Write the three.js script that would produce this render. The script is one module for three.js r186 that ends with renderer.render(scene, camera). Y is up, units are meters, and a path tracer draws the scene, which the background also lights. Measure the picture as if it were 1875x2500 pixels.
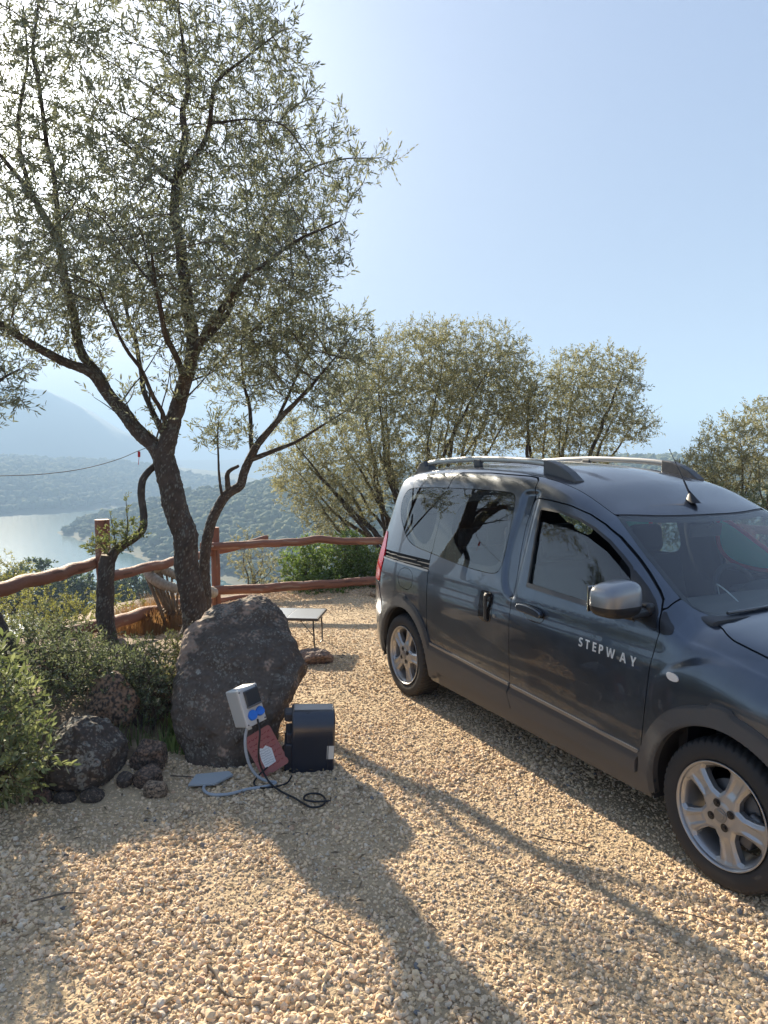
import * as THREE from 'three';
import { mergeGeometries, mergeVertices } from 'three/addons/utils/BufferGeometryUtils.js';
import { RoundedBoxGeometry } from 'three/addons/geometries/RoundedBoxGeometry.js';
import { TextGeometry } from 'three/addons/geometries/TextGeometry.js';
import { FontLoader } from 'three/addons/loaders/FontLoader.js';
import { ImprovedNoise } from 'three/addons/math/ImprovedNoise.js';

// ---------------------------------------------------------------- camera, sky, sun, exposure
const scene = new THREE.Scene();
const camera = new THREE.PerspectiveCamera(70.46, 768 / 1024, 0.05, 9000);
camera.position.set(0, 1.791, 0);
camera.rotation.set(-0.06976, 0, 0);
camera.userData.fStop = undefined;

const renderer = new THREE.WebGLRenderer({ antialias: true });
renderer.setSize(768, 1024);
renderer.toneMapping = THREE.LinearToneMapping;
renderer.toneMappingExposure = 4.25;
renderer.shadowMap.enabled = true;
renderer.shadowMap.type = THREE.PCFSoftShadowMap;

const SUN_AZ = 28.3 * Math.PI / 180, SUN_EL = 22.8 * Math.PI / 180;
const sunDir = new THREE.Vector3(-Math.sin(SUN_AZ) * Math.cos(SUN_EL), Math.sin(SUN_EL), -Math.cos(SUN_AZ) * Math.cos(SUN_EL));
{
  const W = 1024, H = 512, data = new Float32Array(W * H * 4);
  const zen = [0.046, 0.069, 0.130], mid = [0.053, 0.076, 0.132], hor = [0.106, 0.125, 0.158], low = [0.14, 0.14, 0.135];
  for (let r = 0; r < H; r++) {
    const up = ((r + 0.5) / H - 0.5) * Math.PI, y = Math.sin(up), cu = Math.cos(up);
    for (let c = 0; c < W; c++) {
      const a = ((c + 0.5) / W - 0.5) * 2 * Math.PI, x = Math.cos(a) * cu, z = Math.sin(a) * cu;
      const g = Math.acos(Math.min(1, Math.max(-1, x * sunDir.x + y * sunDir.y + z * sunDir.z)));
      const glow = 2.2 * Math.exp(-g / 0.08) + 0.5 * Math.exp(-g / 0.2) + 0.125 * Math.exp(-g / 0.55);
      const o = (r * W + c) * 4;
      for (let k = 0; k < 3; k++) {
        let v;
        if (y < 0) { const t = Math.min(1, -y / 0.25); v = hor[k] * (1 - t) + low[k] * t; }
        else { const t = 1 - Math.exp(-y / 0.16), s = Math.pow(y, 0.8); v = hor[k] * (1 - t) + (mid[k] * (1 - s) + zen[k] * s) * t; }
        data[o + k] = v + glow * [1, 0.985, 0.95][k] * (y < 0 ? Math.exp(y / 0.1) : 1);
      }
      data[o + 3] = 1;
    }
  }
  const sky = new THREE.DataTexture(data, W, H, THREE.RGBAFormat, THREE.FloatType);
  sky.mapping = THREE.EquirectangularReflectionMapping;
  sky.magFilter = THREE.LinearFilter; sky.minFilter = THREE.LinearFilter;
  sky.wrapS = THREE.RepeatWrapping; sky.needsUpdate = true;
  scene.background = sky; scene.environment = sky;
}
const sun = new THREE.DirectionalLight(new THREE.Color(1, 0.87, 0.67), 5);
sun.position.copy(sunDir).multiplyScalar(60).add(new THREE.Vector3(0, 0, -6));
sun.target.position.set(0, 0, -6);
sun.castShadow = true; sun.shadow.mapSize.set(4096, 4096); sun.shadow.bias = -0.0005; sun.shadow.radius = 1.2;
Object.assign(sun.shadow.camera, { left: -16, right: 16, top: 16, bottom: -16, near: 1, far: 140 });
scene.add(sun, sun.target);
scene.fog = new THREE.FogExp2(new THREE.Color(0.47, 0.70, 1.0), 0.00064);

// ---------------------------------------------------------------- helpers
const RNG = (s) => () => { s = (s + 0x6d2b79f5) | 0; let t = Math.imul(s ^ (s >>> 15), 1 | s); t = (t + Math.imul(t ^ (t >>> 7), 61 | t)) ^ t; return ((t ^ (t >>> 14)) >>> 0) / 4294967296; };
const PN = new ImprovedNoise();
const noise3 = (x, y, z) => PN.noise(x, y, z);
const fbm = (x, y, z, o = 4) => { let s = 0, a = 0.5; for (let i = 0; i < o; i++) { s += a * PN.noise(x, y, z); x = x * 2.03 + 11.3; y = y * 2.03 + 5.7; z = z * 2.03 + 3.1; a *= 0.5; } return s; };
const clamp = (x, a = 0, b = 1) => Math.min(b, Math.max(a, x));
const lerp = (a, b, t) => a + (b - a) * t;
const sstep = (a, b, x) => { const t = clamp((x - a) / (b - a)); return t * t * (3 - 2 * t); };
const lin = (r, g, b) => new THREE.Color().setRGB(r, g, b);
const V3 = (x, y, z) => new THREE.Vector3(x, y, z);
const taken = {};
const numbered = (n) => { const k = taken[n] = (taken[n] ?? -1) + 1; return k ? n + '_' + String(k).padStart(3, '0') : n; };
function pchip(tab) {
  const xs = tab.map((p) => p[0]), ys = tab.map((p) => p[1]), n = xs.length, d = [], m = [];
  for (let i = 0; i < n - 1; i++) d.push((ys[i + 1] - ys[i]) / (xs[i + 1] - xs[i]));
  for (let i = 0; i < n; i++) m.push(i === 0 ? d[0] : i === n - 1 ? d[n - 2] : d[i - 1] * d[i] <= 0 ? 0 : 2 * d[i - 1] * d[i] / (d[i - 1] + d[i]));
  return (x) => {
    if (x <= xs[0]) return ys[0]; if (x >= xs[n - 1]) return ys[n - 1];
    let i = 0; while (x > xs[i + 1]) i++;
    const h = xs[i + 1] - xs[i], t = (x - xs[i]) / h, t2 = t * t, t3 = t2 * t;
    return (2 * t3 - 3 * t2 + 1) * ys[i] + (t3 - 2 * t2 + t) * h * m[i] + (-2 * t3 + 3 * t2) * ys[i + 1] + (t3 - t2) * h * m[i + 1];
  };
}
function meta(o, label, category, group, kind) { if (label) o.userData.label = label; if (category) o.userData.category = category; if (group) o.userData.group = group; if (kind) o.userData.kind = kind; return o; }
function shadows(o) { o.castShadow = true; o.receiveShadow = true; return o; }
function thing(name, label, category, pos = [0, 0, 0], turn = 0, group) {
  const o = new THREE.Group(); o.name = numbered(name); o.position.set(...pos); o.rotation.y = turn; scene.add(o); return meta(o, label, category, group);
}
function part(parent, name, geo, mat, label) { const m = shadows(new THREE.Mesh(geo, mat)); m.name = name; parent.add(m); if (label) m.userData.label = label; return m; }
function solo(name, geo, mat, label, category, group) { const m = shadows(new THREE.Mesh(geo, mat)); m.name = numbered(name); scene.add(m); return meta(m, label, category, group); }
function structure(name, geo, mat) { const m = shadows(new THREE.Mesh(geo, mat)); m.name = numbered(name); m.userData.kind = 'structure'; scene.add(m); return m; }
function merge(list) { const l = list.map((g) => { const h = g.index ? g.toNonIndexed() : g; for (const k of Object.keys(h.attributes)) if (!['position', 'normal', 'uv', 'color'].includes(k)) h.deleteAttribute(k); return h; }); const all = l.every((g) => g.attributes.uv); if (!all) l.forEach((g) => g.deleteAttribute('uv')); return mergeGeometries(l); }
function box(w, h, d, x = 0, y = 0, z = 0, r = 0.004) { const g = r > 0 ? new RoundedBoxGeometry(w, h, d, 2, Math.min(r, w / 2.01, h / 2.01, d / 2.01)) : new THREE.BoxGeometry(w, h, d); g.translate(x, y, z); return g; }
function rod(a, b, r, r2 = r, seg = 10) {
  const A = V3(...a), B = V3(...b), L = A.distanceTo(B), g = new THREE.CylinderGeometry(r2, r, L, seg, 1);
  g.applyQuaternion(new THREE.Quaternion().setFromUnitVectors(V3(0, 1, 0), B.clone().sub(A).normalize())); g.translate((a[0] + b[0]) / 2, (a[1] + b[1]) / 2, (a[2] + b[2]) / 2); return g;
}
function wire(pts, r, seg = 60, rad = 8, closed = false) { return new THREE.TubeGeometry(new THREE.CatmullRomCurve3(pts.map((p) => V3(...p)), closed, 'centripetal'), seg, r, rad, closed); }
// tapered tube along a polyline of [x,y,z,r] with parallel-transported frames; bump(k, ang, s) scales the radius
function limbTube(pts, radial = 8, opt = {}) {
  const n = pts.length, pos = [], nor = [], uv = [], col = [], idx = [];
  let N = null; let len = 0; const P = pts.map((p) => V3(p[0], p[1], p[2]));
  for (let i = 0; i < n; i++) {
    const T = P[Math.min(i + 1, n - 1)].clone().sub(P[Math.max(i - 1, 0)]).normalize();
    if (!N) { N = Math.abs(T.y) < 0.9 ? V3(0, 1, 0) : V3(1, 0, 0); }
    N = N.clone().addScaledVector(T, -N.dot(T)); if (N.lengthSq() < 1e-9) N = V3(T.y, -T.x, T.z + 0.01).addScaledVector(T, 0); N.normalize();
    const B = T.clone().cross(N);
    if (i) len += P[i].distanceTo(P[i - 1]);
    for (let k = 0; k <= radial; k++) {
      const a = k / radial * Math.PI * 2, c = Math.cos(a), s = Math.sin(a), dx = N.x * c + B.x * s, dy = N.y * c + B.y * s, dz = N.z * c + B.z * s;
      let r = pts[i][3]; if (opt.bump) r *= 1 + opt.bump(P[i].x + dx * r, P[i].y + dy * r, P[i].z + dz * r, a, len);
      const x = P[i].x + dx * r, y = P[i].y + dy * r, z = P[i].z + dz * r;
      pos.push(x, y, z); nor.push(dx, dy, dz); uv.push(k / radial, len);
      if (opt.color) col.push(...opt.color(x, y, z, a, len));
      if (i && k) { const q = i * (radial + 1) + k; idx.push(q - radial - 2, q - radial - 1, q, q - radial - 2, q, q - 1); }
    }
  }
  if (opt.cap) for (const [row, s] of [[0, -1], [n - 1, 1]]) { const b = pos.length / 3, p = P[row]; const T = s > 0 ? P[n - 1].clone().sub(P[n - 2]).normalize() : P[0].clone().sub(P[1]).normalize(); pos.push(p.x, p.y, p.z); nor.push(T.x, T.y, T.z); uv.push(0.5, 0); if (opt.color) col.push(...(opt.capColor ?? opt.color(p.x, p.y, p.z, 0, 0)));
    const first = b + 1; for (let k = 0; k <= radial; k++) { const o = (row * (radial + 1) + k) * 3; pos.push(pos[o], pos[o + 1], pos[o + 2]); nor.push(T.x, T.y, T.z); uv.push(0.5, 0); if (opt.color) col.push(...(opt.capColor ?? col.slice(o, o + 3))); }
    for (let k = 0; k < radial; k++) s > 0 ? idx.push(b, first + k, first + k + 1) : idx.push(b, first + k + 1, first + k); }
  const g = new THREE.BufferGeometry(); g.setAttribute('position', new THREE.Float32BufferAttribute(pos, 3)); g.setAttribute('normal', new THREE.Float32BufferAttribute(nor, 3)); g.setAttribute('uv', new THREE.Float32BufferAttribute(uv, 2));
  if (opt.color) g.setAttribute('color', new THREE.Float32BufferAttribute(col, 3));
  g.setIndex(idx); if (opt.bump) g.computeVertexNormals(); return g;
}
function resample(pts, step, jitter = 0, seed = 1) {   // smooth a [x,y,z,r] path and cut it into even steps
  const c = new THREE.CatmullRomCurve3(pts.map((p) => V3(p[0], p[1], p[2])), false, 'centripetal'), L = c.getLength(), n = Math.max(2, Math.round(L / step)), out = [], m = pts.length - 1;
  const cum = [0]; for (let i = 1; i <= m; i++) cum.push(cum[i - 1] + Math.hypot(pts[i][0] - pts[i - 1][0], pts[i][1] - pts[i - 1][1], pts[i][2] - pts[i - 1][2]));
  for (let i = 0; i <= n; i++) { const p = c.getPointAt(i / n), s = i / n * cum[m]; let k = 0; while (k < m - 1 && s > cum[k + 1]) k++; const t = clamp((s - cum[k]) / (cum[k + 1] - cum[k] || 1));
    const j = jitter * Math.sin(Math.PI * i / n); out.push([p.x + j * noise3(p.x * 3 + seed, p.y * 3, p.z * 3), p.y + j * noise3(p.x * 3, p.y * 3 + seed + 7, p.z * 3), p.z + j * noise3(p.x * 3, p.y * 3, p.z * 3 + seed + 3), lerp(pts[k][3], pts[k + 1][3], t)]); }
  return out;
}
// tileable noise texture, 0..1 grey
function noiseTex(size, cells, oct, seed, map = (v) => v, repeat = 1) {
  const R = RNG(seed), data = new Uint8Array(size * size * 4), acc = new Float32Array(size * size); let amp = 1, tot = 0;
  for (let o = 0; o < oct; o++) { const n = cells << o, g = new Float32Array(n * n).map(() => R());
    for (let y = 0; y < size; y++) for (let x = 0; x < size; x++) { const fx = x / size * n, fy = y / size * n, ix = Math.floor(fx), iy = Math.floor(fy); let u = fx - ix, v = fy - iy; u = u * u * (3 - 2 * u); v = v * v * (3 - 2 * v); const a = g[iy % n * n + ix % n], b = g[iy % n * n + (ix + 1) % n], c = g[(iy + 1) % n * n + ix % n], d = g[(iy + 1) % n * n + (ix + 1) % n]; acc[y * size + x] += amp * (a + (b - a) * u + (c - a) * v + (a - b - c + d) * u * v); }
    tot += amp; amp *= 0.55; }
  for (let i = 0; i < size * size; i++) { const v = clamp(map(acc[i] / tot)) * 255; data[i * 4] = data[i * 4 + 1] = data[i * 4 + 2] = v; data[i * 4 + 3] = 255; }
  const t = new THREE.DataTexture(data, size, size); t.wrapS = t.wrapT = THREE.RepeatWrapping; t.magFilter = THREE.LinearFilter; t.repeat.set(repeat, repeat); t.needsUpdate = true; return t;
}
const fineBump = noiseTex(512, 32, 4, 5), coarseBump = noiseTex(512, 8, 5, 6);
const std = (c, rough = 0.8, metal = 0, extra = {}) => new THREE.MeshStandardMaterial({ color: c, roughness: rough, metalness: metal, side: THREE.DoubleSide, ...extra });
const phys = (c, rough, metal, extra = {}) => new THREE.MeshPhysicalMaterial({ color: c, roughness: rough, metalness: metal, side: THREE.DoubleSide, ...extra });
// ---------------------------------------------------------------- ground, hills, lake
const LAKE_Y = -66;
const sdSeg = (P) => { const n = P.length; return (x, y) => { let d = 1e18, s = 1; for (let i = 0, j = n - 1; i < n; j = i++) { const ex = P[j][0] - P[i][0], ey = P[j][1] - P[i][1], wx = x - P[i][0], wy = y - P[i][1], t = clamp((wx * ex + wy * ey) / (ex * ex + ey * ey)), bx = wx - ex * t, by = wy - ey * t; d = Math.min(d, bx * bx + by * by); const c1 = y >= P[i][1], c2 = y < P[j][1], c3 = ex * wy > ey * wx; if ((c1 && c2 && c3) || (!c1 && !c2 && !c3)) s = -s; } return s * Math.sqrt(d); }; };
const terraceSd = sdSeg([[-3.3, 40], [-3.25, -4], [-3.2, -7.6], [-2.9, -9.9], [-1.2, -10.6], [3.5, -10.8], [7.5, -11.5], [9, -14.5], [16, -16], [40, -10], [40, 40]]);
// height of the terrace and of the slope that falls from its edge
function landY(x, z) {
  const s = terraceSd(x, z), out = Math.max(0, s);
  let y = 0.012 * fbm(x * 0.7, 3.1, z * 0.7, 3);
  // bank behind the boulders on the left
  const bank = sstep(-1.15, -1.75, x + 0.18 * noise3(x * 2, 0, z * 2)) * sstep(-3.7, -4.25, z) * sstep(-7.3, -6.0, z);
  y += 0.26 * bank + bank * 0.05 * noise3(x * 3, 7, z * 3);
  y += 0.05 * sstep(-8.2, -9.2, z) * sstep(-1.5, -0.2, x) * (x < 3 ? 1 : 0) ;
  y -= 0.10 * sstep(-7, -9.4, z) * sstep(-1.4, -2.2, x);
  if (out > 0) { const e = out * out / (out + 3); y -= Math.min(0.55 * e, 0.28 * out + 7); y += (0.6 * fbm(x * 0.08, 1.7, z * 0.08, 4)) * Math.min(1, out / 14) * 3; }
  return y;
}
function grid(xs, zs, f, colorF) {
  const pos = [], uv = [], idx = [], col = [], n = zs.length; xs.forEach((x, i) => zs.forEach((z, j) => { pos.push(x, f(x, z), z); uv.push(x, z); if (colorF) col.push(...colorF(x, z, pos[pos.length - 2])); if (i && j) { const q = i * n + j; idx.push(q - n - 1, q - n, q, q - n - 1, q, q - 1); } }));
  const g = new THREE.BufferGeometry(); g.setAttribute('position', new THREE.Float32BufferAttribute(pos, 3)); g.setAttribute('uv', new THREE.Float32BufferAttribute(uv, 2)); if (colorF) g.setAttribute('color', new THREE.Float32BufferAttribute(col, 3));
  const flip = (xs[1] - xs[0]) * (zs[1] - zs[0]) > 0; if (flip) { } g.setIndex(idx); g.computeVertexNormals(); if (g.attributes.normal.getY(0) < 0) { for (let i = 0; i < idx.length; i += 3) { const t = idx[i]; idx[i] = idx[i + 1]; idx[i + 1] = t; } g.setIndex(idx); g.computeVertexNormals(); } return g;
}
const span = (a, b, s) => { const o = []; const n = Math.round((b - a) / s); for (let i = 0; i <= n; i++) o.push(a + (b - a) * i / n); return o; };
const grow = (a, fine, coarse, lim) => { const o = []; let s = fine, x = a; while (Math.abs(x) < Math.abs(lim)) { x += Math.sign(lim) * s; s = Math.min(coarse, s * 1.22); o.push(x); } return o; };
const isGravel = (x, z) => terraceSd(x, z) < -0.15 + 0.25 * noise3(x * 1.3, 2, z * 1.3) && !(sstep(-1.15, -1.75, x + 0.18 * noise3(x * 2, 0, z * 2)) * sstep(-3.7, -4.25, z) * sstep(-7.3, -6.0, z) > 0.35);
{
  const xs = [...grow(-8, 0.1, 8, -70).reverse(), ...span(-8, 9, 0.085), ...grow(9, 0.1, 8, 70)], zs = [...grow(-15, 0.1, 8, -200).reverse(), ...span(-15, 3, 0.085), ...grow(3, 0.1, 6, 60)];
  const soil = (x, z) => { const gr = isGravel(x, z) ? 1 : 0, n = fbm(x * 1.1, 4, z * 1.1, 4), m = fbm(x * 6, 9, z * 6, 3); const a = [0.45, 0.335, 0.205], b = [0.13, 0.088, 0.055]; const t = gr ? 1 : clamp(0.15 + n); return [0, 1, 2].map((k) => lerp(b[k], a[k], t) * (0.86 + 0.5 * n + 0.35 * m)); };
  structure('ground', grid(xs, zs, landY, soil), std(lin(1, 1, 1), 0.95, 0, { vertexColors: true, bumpMap: (() => { const t = fineBump.clone(); t.repeat.set(1.6, 1.6); t.needsUpdate = true; return t; })(), bumpScale: 0.012 }));
}
// shores: land rises from the lake by the distance to its edge
const capeSd = sdSeg([[600, -160], [-10, -300], [-73, -383], [-128, -452], [-163, -497], [-200, -545], [-240, -590], [-306, -690], [-318, -715], [-296, -745], [-200, -860], [-60, -1100], [200, -1500], [1500, -1500], [1500, -160]]);
const ridgeSd = sdSeg([[-2200, -640], [-900, -800], [-479, -905], [-430, -960], [-405, -1015], [-400, -1080], [-380, -1180], [-260, -1500], [-300, -2100], [-2200, -2100]]);
const rnd = (x, z, s) => fbm(x / s, 5.5, z / s, 4);
const capeY = (x, z) => { const d = -capeSd(x, z) + 14 * rnd(x, z, 60); const top = 66 + 16 * rnd(x, z, 260); const s = 0.30 * d + 10 * rnd(x, z, 70) * clamp(d / 60); return LAKE_Y + (s < 0 ? s * 0.4 : top * (1 - Math.exp(-s / top * 1.25)) * 1.12); };
const ridgeY = (x, z) => { const d = -ridgeSd(x, z) + 18 * rnd(x + 90, z, 90); const top = 74 + 20 * rnd(x + 200, z, 300) - 16 * sstep(-520, -380, x); const s = 0.26 * d + 14 * rnd(x + 31, z, 110) * clamp(d / 80); return LAKE_Y + (s < 0 ? s * 0.4 : top * (1 - Math.exp(-s / top * 1.4)) * 1.05); };
const mtnProf = pchip([[-3600, 200], [-2600, 240], [-2000, 262], [-1600, 275], [-1380, 270], [-1188, 249], [-1051, 185], [-969, 126], [-887, 84], [-853, 52], [-838, 4], [-800, -22], [-760, -50], [-700, -62]]);
const mtnY = (x, z) => { const p = mtnProf(x + 12 * rnd(x, z, 120)); const f = Math.exp(-(((z + 2550) / (z > -2550 ? 330 : 600)) ** 2)); return LAKE_Y - 6 + (p - LAKE_Y + 6) * f * (1 + 0.10 * rnd(x, z, 200)) + 26 * rnd(x + 7, z, 160) * f; };
const farY = (x, z) => { const f = Math.exp(-(((z + 3900) / 400) ** 2)); return LAKE_Y - 4 + (88 + 60 * rnd(x, z, 700) + 12 * rnd(x, z, 150)) * f; };
const scrub = (dry) => (x, z, y) => { const n = fbm(x / 9, 2, z / 9, 3), shore = 1 - sstep(0.6, 4.5, y - LAKE_Y); const g = [0.055 + 0.03 * n, 0.075 + 0.035 * n, 0.03 + 0.012 * n], s = [0.17, 0.145, 0.10]; return g.map((v, k) => lerp(v, s[k] * (0.8 + 0.5 * n), shore * dry)); };
const landMat = std(lin(1, 1, 1), 1, 0, { vertexColors: true });
const capeHill = structure('wooded_hill', grid(span(-340, 420, 8), span(-1150, -170, 8), capeY, scrub(0.5)), landMat);
const ridgeHill = structure('ridge_hill', grid(span(-1300, -180, 14), span(-2000, -700, 14), ridgeY, scrub(0.7)), landMat);
structure('mountain', grid(span(-3400, -640, 30), span(-3600, -2050, 30), mtnY, scrub(0)), landMat);
structure('far_hills', grid(span(-2600, 3600, 60), span(-4700, -3300, 60), farY, scrub(0)), landMat);
// lake
{
  const size = 512, data = new Uint8Array(size * size * 4), R = RNG(77), waves = [...Array(26)].map((_, i) => { const k = 2 + Math.floor(R() * 30), m = Math.floor((R() - 0.5) * 26); return [k, m, R() * 6.28, 1 / Math.hypot(k, m) ** 0.8]; });
  for (let y = 0; y < size; y++) for (let x = 0; x < size; x++) { let h = 0; for (const [k, m, p, a] of waves) h += a * Math.sin((m * x + k * y) / size * Math.PI * 2 + p); const v = clamp(0.5 + h * 0.25) * 255; const o = (y * size + x) * 4; data[o] = data[o + 1] = data[o + 2] = v; data[o + 3] = 255; }
  const t = new THREE.DataTexture(data, size, size); t.wrapS = t.wrapT = THREE.RepeatWrapping; t.magFilter = THREE.LinearFilter; t.needsUpdate = true; t.repeat.set(1 / 46, 1 / 46);
  const g = new THREE.PlaneGeometry(3200, 2600, 1, 1).rotateX(-Math.PI / 2); g.translate(-600, LAKE_Y, -1450); { const p = g.attributes.position, u = g.attributes.uv; for (let i = 0; i < p.count; i++) u.setXY(i, p.getX(i), p.getZ(i)); }
  structure('lake', g, phys(lin(0.06, 0.13, 0.12), 0.11, 0, { ior: 1.33, bumpMap: t, bumpScale: 0.1 }));
}
// scrub and woods on the hills: crowns of broken lumps, thousands of them
const crownVariants = [0, 1, 2, 3].map((k) => { const R = RNG(500 + k), g = mergeVertices(new THREE.IcosahedronGeometry(1, 3).deleteAttribute('uv').deleteAttribute('normal')), p = g.attributes.position; for (let i = 0; i < p.count; i++) { const x = p.getX(i), y = p.getY(i), z = p.getZ(i); let r = 0.72 + 0.55 * fbm(x * 1.7 + k * 9, y * 1.7, z * 1.7, 3) + 0.35 * noise3(x * 4.3 + k, y * 4.3, z * 4.3) + 0.12 * (R() - 0.5); p.setXYZ(i, x * r, Math.max(-0.35, y * r * 0.92), z * r); } g.computeVertexNormals(); return g; });
function wood(name, label, category, f, x0, x1, z0, z1, step, size, seed, keep, cols) {
  const o = meta(new THREE.Group(), label, category, null, 'stuff'); o.name = numbered(name); scene.add(o);
  const R = RNG(seed), lists = crownVariants.map(() => []);
  for (let x = x0; x < x1; x += step) for (let z = z0; z < z1; z += step) { const px = x + (R() - 0.5) * step * 1.3, pz = z + (R() - 0.5) * step * 1.3, u = R(), v = R(), w = R(), c = R(), y = f(px, pz); if (!keep(px, y, pz, u) || fbm(px / 38, 8, pz / 38, 3) > 0.30 + 0.25 * v) continue; lists[Math.floor(v * 3.999)].push([px, y, pz, size * (0.55 + 0.75 * w * w + 0.25 * u), v * 40, c]); }
  const mat = std(lin(1, 1, 1), 1), M = new THREE.Matrix4(), Q = new THREE.Quaternion(), c = new THREE.Color();
  lists.forEach((l, k) => { if (!l.length) return; const m = shadows(new THREE.InstancedMesh(crownVariants[k], mat, l.length)); m.name = 'tree_crowns'; m.userData.kind = 'stuff'; l.forEach(([x, y, z, s, a, t], i) => { Q.setFromAxisAngle(V3(0, 1, 0), a); M.compose(V3(x, y + s * 0.42, z), Q, V3(s, s * (0.8 + 0.4 * t), s)); m.setMatrixAt(i, M); const n = 0.55 + 0.9 * t; const w = clamp(0.5 + 1.6 * fbm(x / 55, 3, z / 55, 3)); m.setColorAt(i, c.setRGB(cols[0] * n * (0.8 + 0.75 * w) * (1 + 0.35 * (t - 0.5)), cols[1] * n * (0.85 + 0.45 * w), cols[2] * n * (0.9 + 0.3 * w))); }); o.add(m); });
  return o;
}
wood('hillside_wood', 'dense evergreen scrub covering the hill across the lake', 'woodland', capeY, -330, 330, -1000, -190, 5.8, 4.3, 11, (x, y, z, u) => y > LAKE_Y + 0.8 + 5 * u * u && (-z > 300 || Math.abs(x) < 400) && u > 0.06, [0.062, 0.088, 0.034]);
wood('ridge_wood', 'hazy scrub covering the ridge on the far shore', 'woodland', ridgeY, -1250, -200, -1550, -760, 10.5, 7.4, 12, (x, y, z, u) => y > LAKE_Y + 1 + 3 * u && u > 0.05, [0.062, 0.085, 0.038]);
wood('slope_scrub', 'scrub trees on the slope below the terrace', 'woodland', landY, -70, 66, -190, -40, 4.2, 2.9, 13, (x, y, z, u) => terraceSd(x, z) > 48 && u > 0.12 && y < -5, [0.06, 0.085, 0.036]);
// ---------------------------------------------------------------- gravel: loose broken stones over the terrace
{
  const stones = [0, 1, 2, 3, 4, 5].map((k) => { const R = RNG(900 + k), g = mergeVertices(new THREE.IcosahedronGeometry(1, 0).deleteAttribute('uv').deleteAttribute('normal')), p = g.attributes.position; const cuts = [...Array(5)].map(() => { const v = V3(R() - 0.5, R() - 0.5, R() - 0.5).normalize(); return [v, 0.45 + 0.3 * R()]; }); for (let i = 0; i < p.count; i++) { const v = V3(p.getX(i), p.getY(i), p.getZ(i)); for (const [n, d] of cuts) { const e = v.dot(n) - d; if (e > 0) v.addScaledVector(n, -e); } v.multiplyScalar(0.85 + 0.45 * R()); p.setXYZ(i, v.x, v.y * 0.72, v.z * (0.75 + 0.05 * k)); } const f = g.toNonIndexed(); f.computeVertexNormals(); return f; });
  const o = meta(new THREE.Group(), 'loose cream coloured gravel covering the terrace', 'gravel', null, 'stuff'); o.name = 'gravel'; scene.add(o);
  const R = RNG(4242), lists = stones.map(() => []), c = new THREE.Color();
  const scatter = (x0, x1, z0, z1, density, smin, smax, top) => { const n = Math.round((x1 - x0) * (z1 - z0) * density); for (let i = 0; i < n; i++) { const x = lerp(x0, x1, R()), z = lerp(z0, z1, R()), u = R(), v = R(), a = R(), b = R(); if (!isGravel(x, z)) continue; const px = x / -z; if (Math.abs(px) > 0.66 + 1.7 / Math.max(1.2, -z)) continue; const coarse = clamp(0.5 + 1.5 * fbm(x * 0.8 + 3, 8, z * 0.8, 3)), bare = fbm(x * 0.55 + 9, 2, z * 0.9, 3); if (bare > 0.16 && u > 0.45 && b > 0.5) continue; const s = lerp(smin, smax, u * u) * lerp(0.62, 1.15, coarse); lists[Math.floor(v * 5.999)].push([x, landY(x, z) + s * (top * b - 0.12), z, s, a * 100, b, R(), R()]); } };
  scatter(-3.0, 3.6, -3.2, -1.2, 6400, 0.0045, 0.0168, 0.55);
  scatter(-3.1, 4.2, -5.2, -3.2, 5200, 0.0045, 0.0148, 0.5);
  scatter(-3.4, 4.2, -10.6, -5.2, 3000, 0.005, 0.0145, 0.45);
  scatter(2.5, 8.5, -12, -5, 350, 0.009, 0.024, 0.45);
  const mat = std(lin(1, 1, 1), 0.9, 0), M = new THREE.Matrix4(), Q = new THREE.Quaternion(), E = new THREE.Euler();
  lists.forEach((l, k) => { const m = shadows(new THREE.InstancedMesh(stones[k], mat, l.length)); m.name = 'gravel_stones'; m.userData.kind = 'stuff'; l.forEach(([x, y, z, s, a, b, t, q], i) => { Q.setFromEuler(E.set((t - 0.5) * 1.6, a, (q - 0.5) * 1.6)); M.compose(V3(x, y, z), Q, V3(s * (0.85 + 0.5 * b), s, s)); m.setMatrixAt(i, M); const n = 0.72 + 0.5 * t, warm = q; let col = [0.66 * n, 0.505 * n * (1 - 0.05 * warm), 0.35 * n * (1 - 0.2 * warm)]; if (a > 99) col = [0.17 * n, 0.165 * n, 0.16 * n]; else if (a > 96) col = [0.46 * n, 0.30 * n, 0.19 * n]; else if (a > 84) col = [0.63 * n, 0.52 * n, 0.385 * n]; m.setColorAt(i, c.setRGB(...col)); }); o.add(m); });
}
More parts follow.
